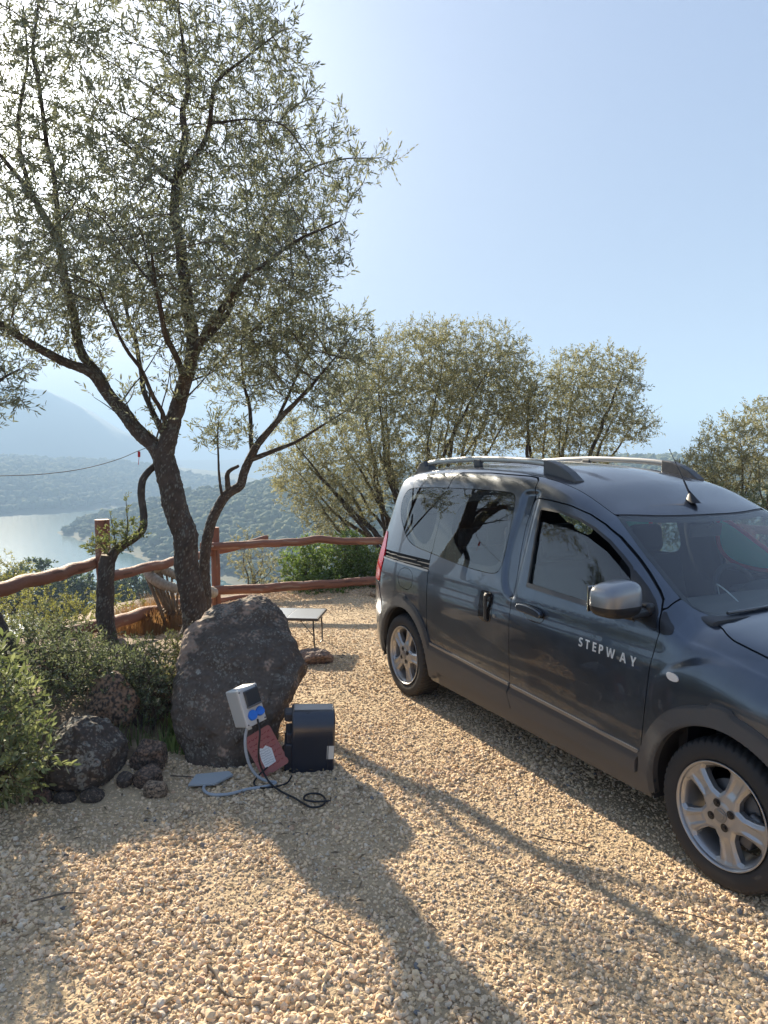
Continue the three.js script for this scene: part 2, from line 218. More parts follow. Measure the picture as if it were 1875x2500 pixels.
// ---------------------------------------------------------------- the parked van
// car frame: x forward from the rear axle, y up, z to the car's right; built as one smooth skin cut into panels by signed distances
const CAR = {};
{
  const Hc = pchip([[-0.75, 1.60], [-0.62, 1.70], [-0.4, 1.748], [0, 1.782], [0.5, 1.795], [1, 1.78], [1.3, 1.752], [1.6, 1.682], [1.88, 1.56], [1.96, 1.517], [2.2, 1.36], [2.4, 1.225], [2.52, 1.145], [2.6, 1.105], [2.72, 1.085], [3.0, 1.04], [3.2, 0.99], [3.35, 0.93], [3.45, 0.85], [3.55, 0.70], [3.62, 0.5]]);
  const crown = pchip([[-0.75, 0.07], [0, 0.065], [1.3, 0.062], [1.6, 0.06], [1.9, 0.06], [2.2, 0.075], [2.5, 0.07], [2.7, 0.055], [3.2, 0.07], [3.6, 0.05]]);
  const We = pchip([[-0.75, 0.56], [-0.5, 0.635], [0, 0.66], [1.3, 0.665], [1.6, 0.68], [1.9, 0.705], [2.2, 0.742], [2.4, 0.775], [2.55, 0.79], [2.75, 0.785], [3.0, 0.76], [3.3, 0.66], [3.5, 0.45], [3.62, 0.12]]);
  const Wb = pchip([[-0.75, 0.70], [-0.55, 0.80], [-0.35, 0.845], [-0.1, 0.858], [2.3, 0.858], [2.6, 0.85], [2.9, 0.84], [3.15, 0.81], [3.3, 0.76], [3.45, 0.64], [3.55, 0.45], [3.62, 0.15]]);
  const Wm = pchip([[-0.75, 0.72], [-0.55, 0.825], [-0.35, 0.865], [-0.1, 0.876], [2.5, 0.876], [2.9, 0.872], [3.15, 0.845], [3.3, 0.79], [3.45, 0.66], [3.55, 0.46], [3.62, 0.16]]);
  const U0 = -0.74, U1 = 3.61, NU = 348, NT = 210;
  const scoop = [[1.40, 1.62], [1.247, 1.619], [1.215, 1.591], [1.22, 1.495], [1.187, 1.252], [1.215, 1.075], [1.262, 0.999], [1.337, 0.964], [1.42, 0.964], [1.42, 1.62]];
  const polySd = (P) => {   // signed distance to a polygon, negative inside
    const n = P.length;
    return (x, y) => { let d = 1e9, s = 1; for (let i = 0, j = n - 1; i < n; j = i++) { const ex = P[j][0] - P[i][0], ey = P[j][1] - P[i][1], wx = x - P[i][0], wy = y - P[i][1], t = clamp((wx * ex + wy * ey) / (ex * ex + ey * ey)), bx = wx - ex * t, by = wy - ey * t; d = Math.min(d, bx * bx + by * by); const c1 = y >= P[i][1], c2 = y < P[j][1], c3 = ex * wy > ey * wx; if ((c1 && c2 && c3) || (!c1 && !c2 && !c3)) s = -s; } return s * Math.sqrt(d); };
  };
  const chaikin = (P, k = 2) => { for (; k--;) { const Q = []; for (let i = 0; i < P.length; i++) { const a = P[i], b = P[(i + 1) % P.length]; Q.push([a[0] * 0.75 + b[0] * 0.25, a[1] * 0.75 + b[1] * 0.25], [a[0] * 0.25 + b[0] * 0.75, a[1] * 0.25 + b[1] * 0.75]); } P = Q; } return P; };
  const scoopSd = polySd(chaikin(scoop, 1));
  // one cross-section: uniform cubic B-spline, cut evenly by arc length
  function section(u) {
    const hc = Hc(u), he = hc - crown(u), we = We(u), wb = Wb(u), wm = Wm(u), yb = Math.min(1.01, he - 0.09), yl = 0.2;
    const C = [[wm - 0.065, yl - 0.03], [wm - 0.05, yl], [wm - 0.022, 0.3], [wm - 0.004, 0.46], [wm, 0.6], [wm + 0.001, 0.76], [wm - 0.002, lerp(0.76, yb, 0.55)], [wb, yb], [lerp(wb, we, 0.5), lerp(yb, he, 0.5)], [we + 0.016, he - 0.055], [we - 0.045, he + 0.012], [we * 0.6, he + 0.62 * (hc - he)], [we * 0.2, hc - 0.003], [0, hc]];
    for (let i = 1; i < 8; i++) C[i][1] = Math.min(C[i][1], yb - (7 - i) * 0.002);
    C.unshift([C[0][0], C[0][1] - 0.0]); C.push([-C[C.length - 2][0], C[C.length - 2][1]]); C[C.length - 2] = [0, hc + 0.0];
    const pts = []; const n = C.length;
    for (let s = 0; s < n - 3; s++) for (let k = 0; k < 12; k++) { const t = k / 12, a = (1 - t) ** 3 / 6, b = (3 * t ** 3 - 6 * t * t + 4) / 6, c = (-3 * t ** 3 + 3 * t * t + 3 * t + 1) / 6, d = t ** 3 / 6; pts.push([a * C[s][0] + b * C[s + 1][0] + c * C[s + 2][0] + d * C[s + 3][0], a * C[s][1] + b * C[s + 1][1] + c * C[s + 2][1] + d * C[s + 3][1]]); }
    pts.push([0, pts[pts.length - 1][1] + 0.0003]);
    const L = [0]; for (let i = 1; i < pts.length; i++) L.push(L[i - 1] + Math.hypot(pts[i][0] - pts[i - 1][0], pts[i][1] - pts[i - 1][1]));
    const out = []; let k = 0; for (let j = 0; j <= NT; j++) { const s = j / NT * L[L.length - 1]; while (k < L.length - 2 && s > L[k + 1]) k++; const t = (s - L[k]) / (L[k + 1] - L[k]); out.push([lerp(pts[k][0], pts[k + 1][0], t), lerp(pts[k][1], pts[k + 1][1], t)]); }
    return out;
  }
  const S = (NT + 1), PX = new Float32Array((NU + 1) * S), PY = PX.slice(), PZ = PX.slice(), NX = PX.slice(), NY = PX.slice(), NZ = PX.slice();
  for (let i = 0; i <= NU; i++) { const u = lerp(U0, U1, i / NU), sec = section(u); for (let j = 0; j <= NT; j++) { const q = i * S + j; let [w, y] = sec[j]; const x = u + 0.13 * sstep(0.8, 1.75, y) * clamp((0.15 - u) / 0.85) ** 2;
    if (x > 1 && x < 1.45 && y > 0.9 && y < 1.7 && j < NT * 0.75) w -= 0.022 * sstep(0.004, -0.035, scoopSd(x, y)) * sstep(1.40, 1.33, x);
    // wheel-arch shoulder on the front wing and a soft waist along the doors
    if (y < 1.0) w -= 0.010 * Math.exp(-(((y - 0.93) / 0.05) ** 2)) * sstep(0.2, 0.5, x) * sstep(2.75, 2.4, x) * 0.6;
    if (x > 2.3) { const r = Math.hypot(x - 2.86, (y - 0.38)); w += 0.014 * sstep(0.60, 0.56, r) * sstep(2.42, 2.6, x) * sstep(3.5, 3.2, x) * (y > 0.3 ? 1 : 0); }
    PX[q] = x; PY[q] = y; PZ[q] = w; } }
  for (let i = 0; i <= NU; i++) for (let j = 0; j <= NT; j++) { const a = Math.max(0, i - 1) * S + j, b = Math.min(NU, i + 1) * S + j, c = i * S + Math.max(0, j - 1), d = i * S + Math.min(NT, j + 1), q = i * S + j;
    const ux = PX[b] - PX[a], uy = PY[b] - PY[a], uz = PZ[b] - PZ[a]; let vx = PX[d] - PX[c], vy = PY[d] - PY[c], vz = PZ[d] - PZ[c]; if (j === NT) { vx = 0; vy = 0; vz = -1; }
    let nx = uy * vz - uz * vy, ny = uz * vx - ux * vz, nz = ux * vy - uy * vx; const l = Math.hypot(nx, ny, nz) || 1; NX[q] = nx / l; NY[q] = ny / l; NZ[q] = nz / l; }
  // skin point for a place on the right-hand side seen square on: (x, y) -> z
  const skinZ = (x, y) => { let best = 1e9, z = 0.87; const i0 = clamp(Math.round((x - 0.02 - U0) / (U1 - U0) * NU), 2, NU - 2); for (let i = i0 - 10; i <= i0 + 4; i++) { if (i < 0 || i > NU) continue; for (let j = 0; j < NT * 0.72; j++) { const q = i * S + j, d = (PX[q] - x) ** 2 + (PY[q] - y) ** 2; if (d < best) { best = d; z = PZ[q]; } } } return z; };
  const skinY = (x, z) => { let best = 1e9, y = 1; const i0 = clamp(Math.round((x - U0) / (U1 - U0) * NU), 2, NU - 2); for (let i = i0 - 6; i <= i0 + 6; i++) { if (i < 0 || i > NU) continue; for (let j = Math.floor(NT * 0.5); j <= NT; j++) { const q = i * S + j, d = (PX[q] - x) ** 2 + (PZ[q] - Math.abs(z)) ** 2; if (d < best) { best = d; y = PY[q]; } } } return y; };
  CAR.skinZ = skinZ; CAR.skinY = skinY; CAR.grid = { PX, PY, PZ, NU, NT, S };
  // cut a panel out of the skin: keep sd(x, y, z, j) < 0; off lifts it off the skin, lip is the depth of its folded edge
  function cut(sd, { off = 0, lip = 0.014, mirror = 0, step = 1, lift } = {}) {
    const pos = [], nor = [], uv = [], idx = [], cache = new Map();
    const D = new Float32Array((NU + 1) * S).fill(1);
    for (let i = 0; i <= NU; i += step) for (let j = 0; j <= NT; j += step) { const q = i * S + j; D[q] = sd(PX[q], PY[q], PZ[q], j / NT); }
    const put = (x, y, z, nx, ny, nz) => { pos.push(x, y, mirror ? -z : z); nor.push(nx, ny, mirror ? -nz : nz); uv.push(x, y + z); return pos.length / 3 - 1; };
    const vert = (q) => { if (!cache.has(q)) { const o = off + (lift ? lift(PX[q], PY[q], PZ[q], D[q]) : 0); cache.set(q, put(PX[q] + NX[q] * o, PY[q] + NY[q] * o, PZ[q] + NZ[q] * o, NX[q], NY[q], NZ[q])); } return cache.get(q); };
    const edge = (a, b) => { const key = 'e' + Math.min(a, b) + '_' + Math.max(a, b); if (!cache.has(key)) { const t = clamp(D[a] / (D[a] - D[b])), m = (A) => lerp(A[a], A[b], t); let nx = m(NX), ny = m(NY), nz = m(NZ); const l = Math.hypot(nx, ny, nz); nx /= l; ny /= l; nz /= l; const x = m(PX), y = m(PY), z = m(PZ), o = off + (lift ? lift(x, y, z, 0) : 0); const v = put(x + nx * o, y + ny * o, z + nz * o, nx, ny, nz); cache.set(key, v); cache.set('n' + v, [x, y, z, nx, ny, nz, o]); } return cache.get(key); };
    const tri = (a, b, c) => mirror ? idx.push(a, b, c) : idx.push(a, c, b);
    for (let i = 0; i < NU; i += step) for (let j = 0; j < NT; j += step) {
      const c = [i * S + j, Math.min(NU, i + step) * S + j, Math.min(NU, i + step) * S + Math.min(NT, j + step), i * S + Math.min(NT, j + step)], inside = c.map((q) => D[q] < 0); if (!inside.some(Boolean)) continue;
      const ring = [], cross = []; for (let k = 0; k < 4; k++) { const a = c[k], b = c[(k + 1) % 4]; if (inside[k]) ring.push(vert(a)); if (inside[k] !== inside[(k + 1) % 4]) { const e = edge(a, b); ring.push(e); cross.push([e, inside[k]]); } }
      for (let k = 1; k < ring.length - 1; k++) tri(ring[0], ring[k + 1], ring[k]);
      if (lip > 0 && cross.length === 2) { let [[e1, out1], [e2]] = cross; if (!out1) [e1, e2] = [e2, e1];   // e1 leaves the panel, e2 comes back in
        const A = cache.get('n' + e1), B = cache.get('n' + e2), tx = B[0] - A[0], ty = B[1] - A[1], tz = B[2] - A[2]; let ox = ty * A[5] - tz * A[4], oy = tz * A[3] - tx * A[5], oz = tx * A[4] - ty * A[3]; const l = Math.hypot(ox, oy, oz) || 1; ox /= l; oy /= l; oz /= l;
        const v = [A, B].flatMap((P) => [put(P[0] + P[3] * P[6], P[1] + P[4] * P[6], P[2] + P[5] * P[6], ox, oy, oz), put(P[0] + P[3] * (P[6] - lip), P[1] + P[4] * (P[6] - lip), P[2] + P[5] * (P[6] - lip), ox, oy, oz)]); idx.push(v[0], v[1], v[3], v[0], v[3], v[2]); }
    }
    const g = new THREE.BufferGeometry(); g.setAttribute('position', new THREE.Float32BufferAttribute(pos, 3)); g.setAttribute('normal', new THREE.Float32BufferAttribute(nor, 3)); g.setAttribute('uv', new THREE.Float32BufferAttribute(uv, 2)); g.setIndex(idx); return g;
  }
  const both = (sd, o) => merge([cut(sd, o), cut(sd, { ...o, mirror: 1 })]);

  // ---- materials
  const paintDust = noiseTex(512, 6, 6, 41, (v) => 0.08 + 0.5 * sstep(0.42, 0.72, v));
  const mottle = (() => { const t = noiseTex(512, 6, 6, 43, (v) => 0.84 + 0.2 * v + 0.1 * sstep(0.6, 0.75, v)); t.repeat.set(0.9, 0.9); t.colorSpace = THREE.SRGBColorSpace; return t; })(), paint = phys(lin(0.072, 0.090, 0.118), 0.30, 0.75, { clearcoat: 1, clearcoatRoughness: 0.09, clearcoatRoughnessMap: paintDust, map: mottle });
  const roofPaint = phys(lin(0.062, 0.068, 0.084), 0.38, 0.7, { clearcoat: 1, clearcoatRoughness: 0.4, clearcoatRoughnessMap: paintDust, map: mottle });
  const plastic = std(lin(0.060, 0.062, 0.066), 0.5, 0, { bumpMap: fineBump, bumpScale: 0.0004 });
  const blackPlastic = std(lin(0.014, 0.014, 0.016), 0.45);
  const gloss = phys(lin(0.010, 0.010, 0.012), 0.12, 0, { clearcoat: 1, clearcoatRoughness: 0.03 });
  const inner = std(lin(0.018, 0.018, 0.02), 0.85);
  const trimDark = std(lin(0.03, 0.032, 0.036), 0.8);
  const silver = std(lin(0.46, 0.46, 0.46), 0.34, 0.9);
  const satin = phys(lin(0.24, 0.245, 0.255), 0.36, 0.7, { clearcoat: 0.6, clearcoatRoughness: 0.1 });
  const rubber = std(lin(0.022, 0.022, 0.023), 0.78);
  const glassTint = phys(lin(0.66, 0.74, 0.72), 0.0, 0, { transmission: 1, thickness: 0, ior: 1.85 });
  const glassRear = phys(lin(0.76, 0.83, 0.84), 0.0, 0, { transmission: 1, thickness: 0, ior: 1.9 });
  const screenGlass = phys(lin(0.72, 0.80, 0.78), 0.0, 0, { transmission: 1, thickness: 0, ior: 1.7 });
  const redLens = phys(lin(0.42, 0.012, 0.02), 0.12, 0, { clearcoat: 1 });
  const seatFabric = std(lin(0.035, 0.037, 0.042), 0.95);
  Object.assign(CAR, { paint, plastic, blackPlastic });

  // ---- outlines on the side (x, y)
  const glassSd0 = polySd(chaikin([[-0.323, 1.466], [-0.297, 1.545], [-0.215, 1.578], [0.05, 1.59], [0.36, 1.598], [0.71, 1.60], [1.06, 1.597], [1.145, 1.588], [1.172, 1.54], [1.184, 1.42], [1.193, 1.2], [1.178, 1.12], [1.13, 1.097], [1.04, 1.093], [0.81, 1.098], [0.55, 1.118], [0.35, 1.136], [0.11, 1.155], [-0.03, 1.185], [-0.16, 1.275], [-0.28, 1.37]], 2));
  const slideSd = polySd([[0.375, 0.40], [0.372, 0.75], [0.357, 0.994], [0.345, 1.1], [0.34, 1.407], [0.356, 1.592], [0.375, 1.655], [0.41, 1.69], [0.46, 1.709], [0.8, 1.712], [1.20, 1.698], [1.27, 1.69], [1.305, 1.672], [1.322, 1.62], [1.32, 1.571], [1.305, 1.381], [1.318, 1.22], [1.339, 1.069], [1.345, 0.955], [1.352, 0.70], [1.362, 0.40]]);
  const doorPts = [[1.362, 0.40], [1.352, 0.70], [1.345, 0.955], [1.339, 1.069], [1.318, 1.22], [1.305, 1.381], [1.317, 1.53], [1.335, 1.562], [1.365, 1.572], [1.491, 1.564], [1.658, 1.543], [1.811, 1.503], [1.924, 1.458], [2.029, 1.400], [2.141, 1.322], [2.258, 1.240], [2.346, 1.175], [2.385, 1.142], [2.41, 1.098], [2.457, 1.009], [2.43, 0.861], [2.392, 0.518], [2.374, 0.40]];
  const doorSd = polySd(doorPts);
  const winPts = [[1.422, 1.50], [1.435, 1.515], [1.599, 1.505], [1.763, 1.472], [1.883, 1.433], [2.0, 1.377], [2.10, 1.312], [2.172, 1.262], [2.19, 1.235], [2.212, 1.19], [2.23, 1.05], [1.468, 1.08], [1.467, 1.127], [1.44, 1.34]];
  const winSd = polySd(winPts), loweredSd = polySd([[1.40, 1.445], [1.664, 1.424], [1.833, 1.393], [1.992, 1.331], [2.09, 1.272], [2.181, 1.215], [2.26, 1.15], [2.26, 1.0], [1.40, 1.0]]);
  const wingSd = polySd([[2.374, 0.1], [2.374, 0.40], [2.392, 0.518], [2.43, 0.861], [2.457, 1.009], [2.412, 1.098], [2.427, 1.11], [2.427, 1.35], [3.9, 1.35], [3.9, 0.1]]);
  const archSd = (x, y, r) => Math.max(Math.min(Math.hypot(x, y - 0.315), Math.hypot(x - 2.815, y - 0.315)) - r);
  const archIn = (x, y) => Math.min(archSd(x, y, 0.365), Math.max(Math.min(Math.abs(x) - 0.365, Math.abs(x - 2.815) - 0.365), y - 0.315));
  const fuelSd = polySd(chaikin([[-0.075, 0.985], [0.145, 0.985], [0.148, 0.828], [-0.08, 0.835]], 2)), slotSd = polySd([[-0.45, 1.083], [0.353, 1.083], [0.36, 1.008], [-0.45, 1.018]]);
  const lampSd = polySd([[-1, 1.215], [-0.47, 1.215], [-0.44, 1.17], [-0.41, 1.1], [-0.395, 1.0], [-0.44, 0.82], [-1, 0.82]]);
  const bumperSd = polySd([[-1, 0.80], [-0.455, 0.80], [-0.385, 0.66], [-0.36, 0.45], [-0.36, 0.1], [-1, 0.1]]);
  const GAP = 0.0046;
  const seam = (x) => 0.592;                                 // roof gutter
  const scrW = pchip([[1.85, 0.57], [1.902, 0.589], [2.04, 0.62], [2.237, 0.651], [2.426, 0.68], [2.7, 0.70]]);
  const headX = (z) => 1.992 - 0.085 * (z / 0.56) ** 2, cowlZ = pchip([[0, 2.655], [0.3, 2.638], [0.5, 2.60], [0.621, 2.553], [0.641, 2.521], [0.666, 2.476], [0.68, 2.426], [0.69, 2.38], [0.8, 2.2]]), cowlX = (z) => cowlZ(Math.abs(z));
  const hoodW = pchip([[2.6, 0.655], [2.65, 0.675], [2.703, 0.708], [2.76, 0.726], [2.836, 0.728], [3.0, 0.722], [3.4, 0.64]]), hoodX = (z) => 2.735 - 0.10 * (z / 0.624) ** 2;
  const topJ = 0.52;
  const sideSd = (x, y, z, j) => {
    let d = Math.max(x < 1.9 ? (j > topJ ? seam(x) + GAP - z : -1) : scrW(x) + 0.003 - z, x - 2.7);
    if (x < 1.9 && j > topJ) d = Math.max(d, seam(x) + GAP - z);
    if (x > 1.85 && x < 1.99 && j > topJ) d = Math.max(d, Math.min(scrW(x) + 0.003 - z, seam(x) + GAP - z) , x > 1.9 ? scrW(x) + 0.003 - z : -1);
    return Math.max(d, GAP - slideSd(x, y), GAP - doorSd(x, y), GAP - glassSd0(x, y), -archIn(x, y), 0.0025 - fuelSd(x, y), 0.0005 - slotSd(x, y), GAP - lampSd(x, y), GAP - bumperSd(x, y), GAP - wingSd(x, y), 0.215 - y);
  };
  const car = thing('parked_van', 'dark grey compact van with silver roof rails parked on the gravel', 'van', [0.9234, 0, -5.8444], -1.10866);
  CAR.group = car;
  const sidePart = (parent, name, sd, mat, o = {}, mirrorName) => { const r = part(parent, name, cut(sd, o), mat); const l = part(parent, mirrorName ?? name, cut(sd, { ...o, mirror: 1 }), mat); return [r, l]; };
  sidePart(car, 'body_side', sideSd, paint);
  const slides = sidePart(car, 'sliding_door', (x, y, z, j) => Math.max(slideSd(x, y) + GAP * 0.5, GAP - glassSd0(x, y), j > 0.85 ? 1 : -1, 0.30 - y, -archIn(x, y)), paint);
  const fronts = sidePart(car, 'front_door', (x, y, z, j) => Math.max(doorSd(x, y) + GAP * 0.5, 0.001 - winSd(x, y), j > 0.85 ? 1 : -1, 0.30 - y, -archIn(x, y)), paint);
  sidePart(car, 'front_wing', (x, y, z, j) => Math.max(wingSd(x, y) + GAP * 0.5, -archIn(x, y), 0.25 - y, j > 0.4 ? Math.max(Math.min(hoodW(x) + GAP - z, x - hoodX(z) + GAP), x < 2.56 ? Math.min(scrW(x) + 0.004 - z, x - cowlX(z) - 0.004 < 0 ? 1 : cowlX(z) + 0.006 - x) : Math.min(0.60 - z, x - hoodX(z))) : -1, x - 3.22), paint);
  // glazing
  sidePart(car, 'quarter_window', (x, y, z, j) => Math.max(glassSd0(x, y), x - 0.346 + (y - 1.14) * -0.02, j > 0.85 ? 1 : -1), glassRear, { lip: 0.004 });
  for (const [k, d] of slides.entries()) part(d, 'window', cut((x, y, z, j) => Math.max(glassSd0(x, y), 0.352 - x, j > 0.85 ? 1 : -1), { lip: 0.004, mirror: k }), glassRear);
  for (const [k, d] of fronts.entries()) {
    part(d, 'window', cut((x, y, z, j) => Math.max(winSd(x, y) - 0.006, k ? -1 : loweredSd(x, y), j > 0.85 ? 1 : -1), { lip: 0, off: -0.014, mirror: k }), glassTint);
    part(d, 'window_seal', cut((x, y, z, j) => Math.max(Math.abs(winSd(x, y) - 0.0) - 0.007, j > 0.85 ? 1 : -1), { lip: 0.012, off: 0.002, mirror: k }), blackPlastic);
    part(d, 'waist_strip', cut((x, y, z, j) => Math.max(Math.abs(y - lerp(1.077, 1.043, (x - 1.47) / 0.8)) - 0.013, 1.466 - x, x - 2.30, j > 0.85 ? 1 : -1), { lip: 0.01, off: 0.006, mirror: k }), plastic);
    part(d, 'mirror_base', cut((x, y, z, j) => Math.max(polySd([[2.182, 1.262], [2.217, 1.19], [2.235, 1.045], [2.435, 1.02], [2.405, 1.09], [2.363, 1.135], [2.30, 1.185]])(x, y), j > 0.85 ? 1 : -1), { lip: 0.01, off: 0.003, mirror: k }), blackPlastic);
  }
  sidePart(car, 'wing_trim', (x, y, z, j) => Math.max(polySd(chaikin([[2.418, 1.09], [2.428, 1.10], [2.462, 1.066], [2.518, 1.028], [2.512, 1.008], [2.468, 1.005], [2.462, 1.012]], 1))(x, y), j > 0.8 ? 1 : -1), blackPlastic, { off: 0.003, lip: 0.006 });
  // black borders behind the flush glass, inner skin of pillars and doors
  const ap1 = polySd(chaikin([[-0.235, 1.43], [-0.20, 1.51], [0.19, 1.525], [0.25, 1.466], [0.27, 1.324], [0.235, 1.19], [0.11, 1.185], [-0.05, 1.262]], 2)), ap2 = polySd(chaikin([[0.56, 1.535], [1.06, 1.535], [1.10, 1.49], [1.14, 1.325], [1.14, 1.19], [1.08, 1.13], [0.79, 1.13], [0.64, 1.19], [0.53, 1.283], [0.48, 1.36]], 2));
  const aperture = (x, y) => Math.min(ap1(x, y), ap2(x, y));
  sidePart(car, 'inner_side', (x, y, z, j) => Math.max(-(winSd(x, y) - 0.012), -aperture(x, y), x > 1.9 ? scrW(x) - 0.025 - z : (j > topJ ? 0.56 - z : -1), 0.24 - y, x - 2.6, -archIn(x, y)), inner, { off: -0.022, lip: 0, step: 2 });
  // top of the car
  const roofSd = (x, y, z, j) => Math.max(j < topJ ? 1 : z - seam(x), x - headX(z), -0.6 - x);
  const roof = part(car, 'roof', both(roofSd, { lift: (x, y, z) => 0.012 * sstep(0.075, 0.045, Math.abs(Math.abs(z) - 0.36)) * sstep(1.62, 1.5, x) * sstep(-0.3, -0.1, x) * -1 + 0 }), roofPaint);
  part(roof, 'roof_gutter', both((x, y, z, j) => Math.max(j < topJ ? 1 : Math.abs(z - seam(x)) - 0.012, x - 1.93, -0.55 - x), { off: -0.006, lip: 0, step: 1 }), blackPlastic);
  part(car, 'roof_lining', both((x, y, z, j) => Math.max(j < topJ ? 1 : z - 0.585, x - headX(z) + 0.01, -0.58 - x), { off: -0.03, lip: 0, step: 2 }), std(lin(0.25, 0.25, 0.25), 0.95));
  part(car, 'header_seal', both((x, y, z, j) => Math.max(j < topJ ? 1 : Math.abs(x - headX(z) - 0.007) - 0.011, z - 0.575), { off: -0.003, lip: 0.004 }), blackPlastic);
  const screen = part(car, 'windscreen', both((x, y, z, j) => Math.max(j < 0.4 ? 1 : z - scrW(x), headX(z) + 0.016 - x, x - cowlX(z)), { off: -0.001, lip: 0.004 }), screenGlass);
  part(screen, 'black_border', both((x, y, z, j) => { const d = Math.max(j < 0.4 ? 1 : z - scrW(x) - 0.002, headX(z) + 0.016 - x, x - cowlX(z)); return Math.max(d, -0.035 - d); }, { off: -0.007, lip: 0 }), inner);
  part(car, 'cowl_panel', both((x, y, z, j) => Math.max(j < 0.4 ? 1 : z - 0.655, cowlX(z) + 0.002 - x, x - hoodX(z) - 0.02), { off: -0.022, lip: 0.01 }), blackPlastic);
  const hoodSd = (x, y, z, j) => Math.max(j < 0.4 ? 1 : Math.max(z - hoodW(x), hoodX(z) - x), x - 3.36);
  part(car, 'bonnet', both(hoodSd, { lift: (x, y, z) => 0.006 }), paint);
  part(car, 'front_bumper', both((x, y, z, j) => Math.max(3.225 - x, x > 3.364 && j > 0.4 ? -1 : (j > 0.4 ? Math.max(hoodW(x) + 0.004 - z, -1) : -1), 0.235 - y), {}), paint);
  part(car, 'rear_bumper', both((x, y, z, j) => Math.max(bumperSd(x, y) + GAP * 0.5, 0.23 - y, j > 0.5 ? 1 : -1, -archIn(x, y)), { off: 0.004 }), paint);
  sidePart(car, 'tail_light', (x, y, z, j) => Math.max(lampSd(x, y) + 0.002, j > 0.6 ? 1 : -1), redLens, { off: 0.006 });
  { // tailgate closing the rear, and the belly
    const P = [], I = [], rows = []; for (let j = 0; j <= NT; j += 3) { const q = 0 * S + j; rows.push([PX[q], PY[q], PZ[q]]); } rows.forEach((r, k) => { for (let s = 0; s <= 8; s++) { const f = 1 - s / 4; P.push(r[0] - 0.03 * (1 - f * f), r[1], r[2] * f); } if (k) for (let s = 0; s < 8; s++) { const a = (k - 1) * 9 + s, b = k * 9 + s; I.push(a, a + 1, b + 1, a, b + 1, b); } });
    const g = new THREE.BufferGeometry(); g.setAttribute('position', new THREE.Float32BufferAttribute(P, 3)); g.setIndex(I); g.computeVertexNormals(); part(car, 'tailgate', g, paint);
    part(car, 'underbody', merge([box(1.9, 0.06, 1.5, 1.40, 0.27, 0), box(0.36, 0.1, 1.4, -0.53, 0.33, 0), box(0.5, 0.12, 1.3, 3.28, 0.3, 0), box(0.74, 0.05, 1.0, 0, 0.42, 0), box(0.74, 0.05, 1.0, 2.815, 0.42, 0), rod([-0.0, 0.31, -0.7], [0, 0.31, 0.7], 0.035), rod([2.815, 0.31, -0.7], [2.815, 0.31, 0.7], 0.025)]), inner);
    for (const s of [1, -1]) for (const x0 of [0, 2.815]) { const tub = new THREE.CylinderGeometry(0.375, 0.375, 0.3, 40, 1, true, Math.PI * 0.42, Math.PI * 1.16).rotateX(Math.PI / 2).translate(x0, 0.32, s * 0.7); const bk = new THREE.CircleGeometry(0.37, 40, -0.25, Math.PI + 0.5).translate(x0, 0.32, s * 0.56); part(car, 'wheel_housing', merge([tub, bk]), inner); }
  }
  // fuel flap, slide rail, sill cladding, wheel-arch trims
  part(car, 'fuel_flap', cut((x, y, z, j) => Math.max(fuelSd(x, y) + 0.0012, j > 0.6 ? 1 : -1)), paint);
  sidePart(car, 'slide_rail', (x, y, z, j) => Math.max(slotSd(x, y), -0.44 - x, j > 0.6 ? 1 : -1), inner, { off: -0.016, lip: 0 });
  sidePart(car, 'slide_rail_lip', (x, y, z, j) => { const m = lerp(1.0505, 1.0455, (x + 0.4) / 0.75); return Math.max(Math.min(Math.abs(y - m - 0.012) - 0.005, Math.abs(y - m + 0.017) - 0.005), slotSd(x, y) + 0.002, -0.42 - x, j > 0.6 ? 1 : -1); }, plastic, { off: -0.004, lip: 0.008 });
  sidePart(car, 'slide_rail_trim', (x, y, z, j) => Math.max(Math.min(Math.abs(y - lerp(1.0185, 1.0085, (x + 0.45) / 0.81)) - 0.007), -0.44 - x, x - 0.358, j > 0.6 ? 1 : -1), satin, { off: 0.004, lip: 0.006 });
  const sillTop = (x) => lerp(0.497, 0.42, (x - 0.38) / 2.0);
  for (const [a, b] of [[0.372, 1.352], [1.37, 2.372]]) sidePart(car, 'sill_cladding', (x, y, z, j) => Math.max(a - x + (y < 0.4 ? (0.4 - y) * (a < 1 ? 1.15 : 0.35) : 0), x - b - (b < 2 ? (0.45 - y) * 0.28 : 0), y - sillTop(x), 0.325 - y - 0.0 * x, j > 0.5 ? 1 : -1, -(archSd(x, y, 0.452))), plastic, { off: 0.004, lip: 0.02, lift: (x, y, z, d) => 0.026 * sstep(0, 0.035, sillTop(x) - y) });
  for (const [a, b] of [[0.372, 1.352], [1.37, 2.372]]) sidePart(car, 'sill_trim_strip', (x, y, z, j) => Math.max(a - x, x - b, Math.abs(y - sillTop(x) - 0.004) - 0.0085, j > 0.5 ? 1 : -1, -(archSd(x, y, 0.456))), satin, { off: 0.009, lip: 0.008 });
  sidePart(car, 'sill', (x, y, z, j) => Math.max(0.5 - x, x - 2.43, y - 0.335, 0.222 - y, j > 0.5 ? 1 : -1), plastic, { off: 0.008, lip: 0.012 });
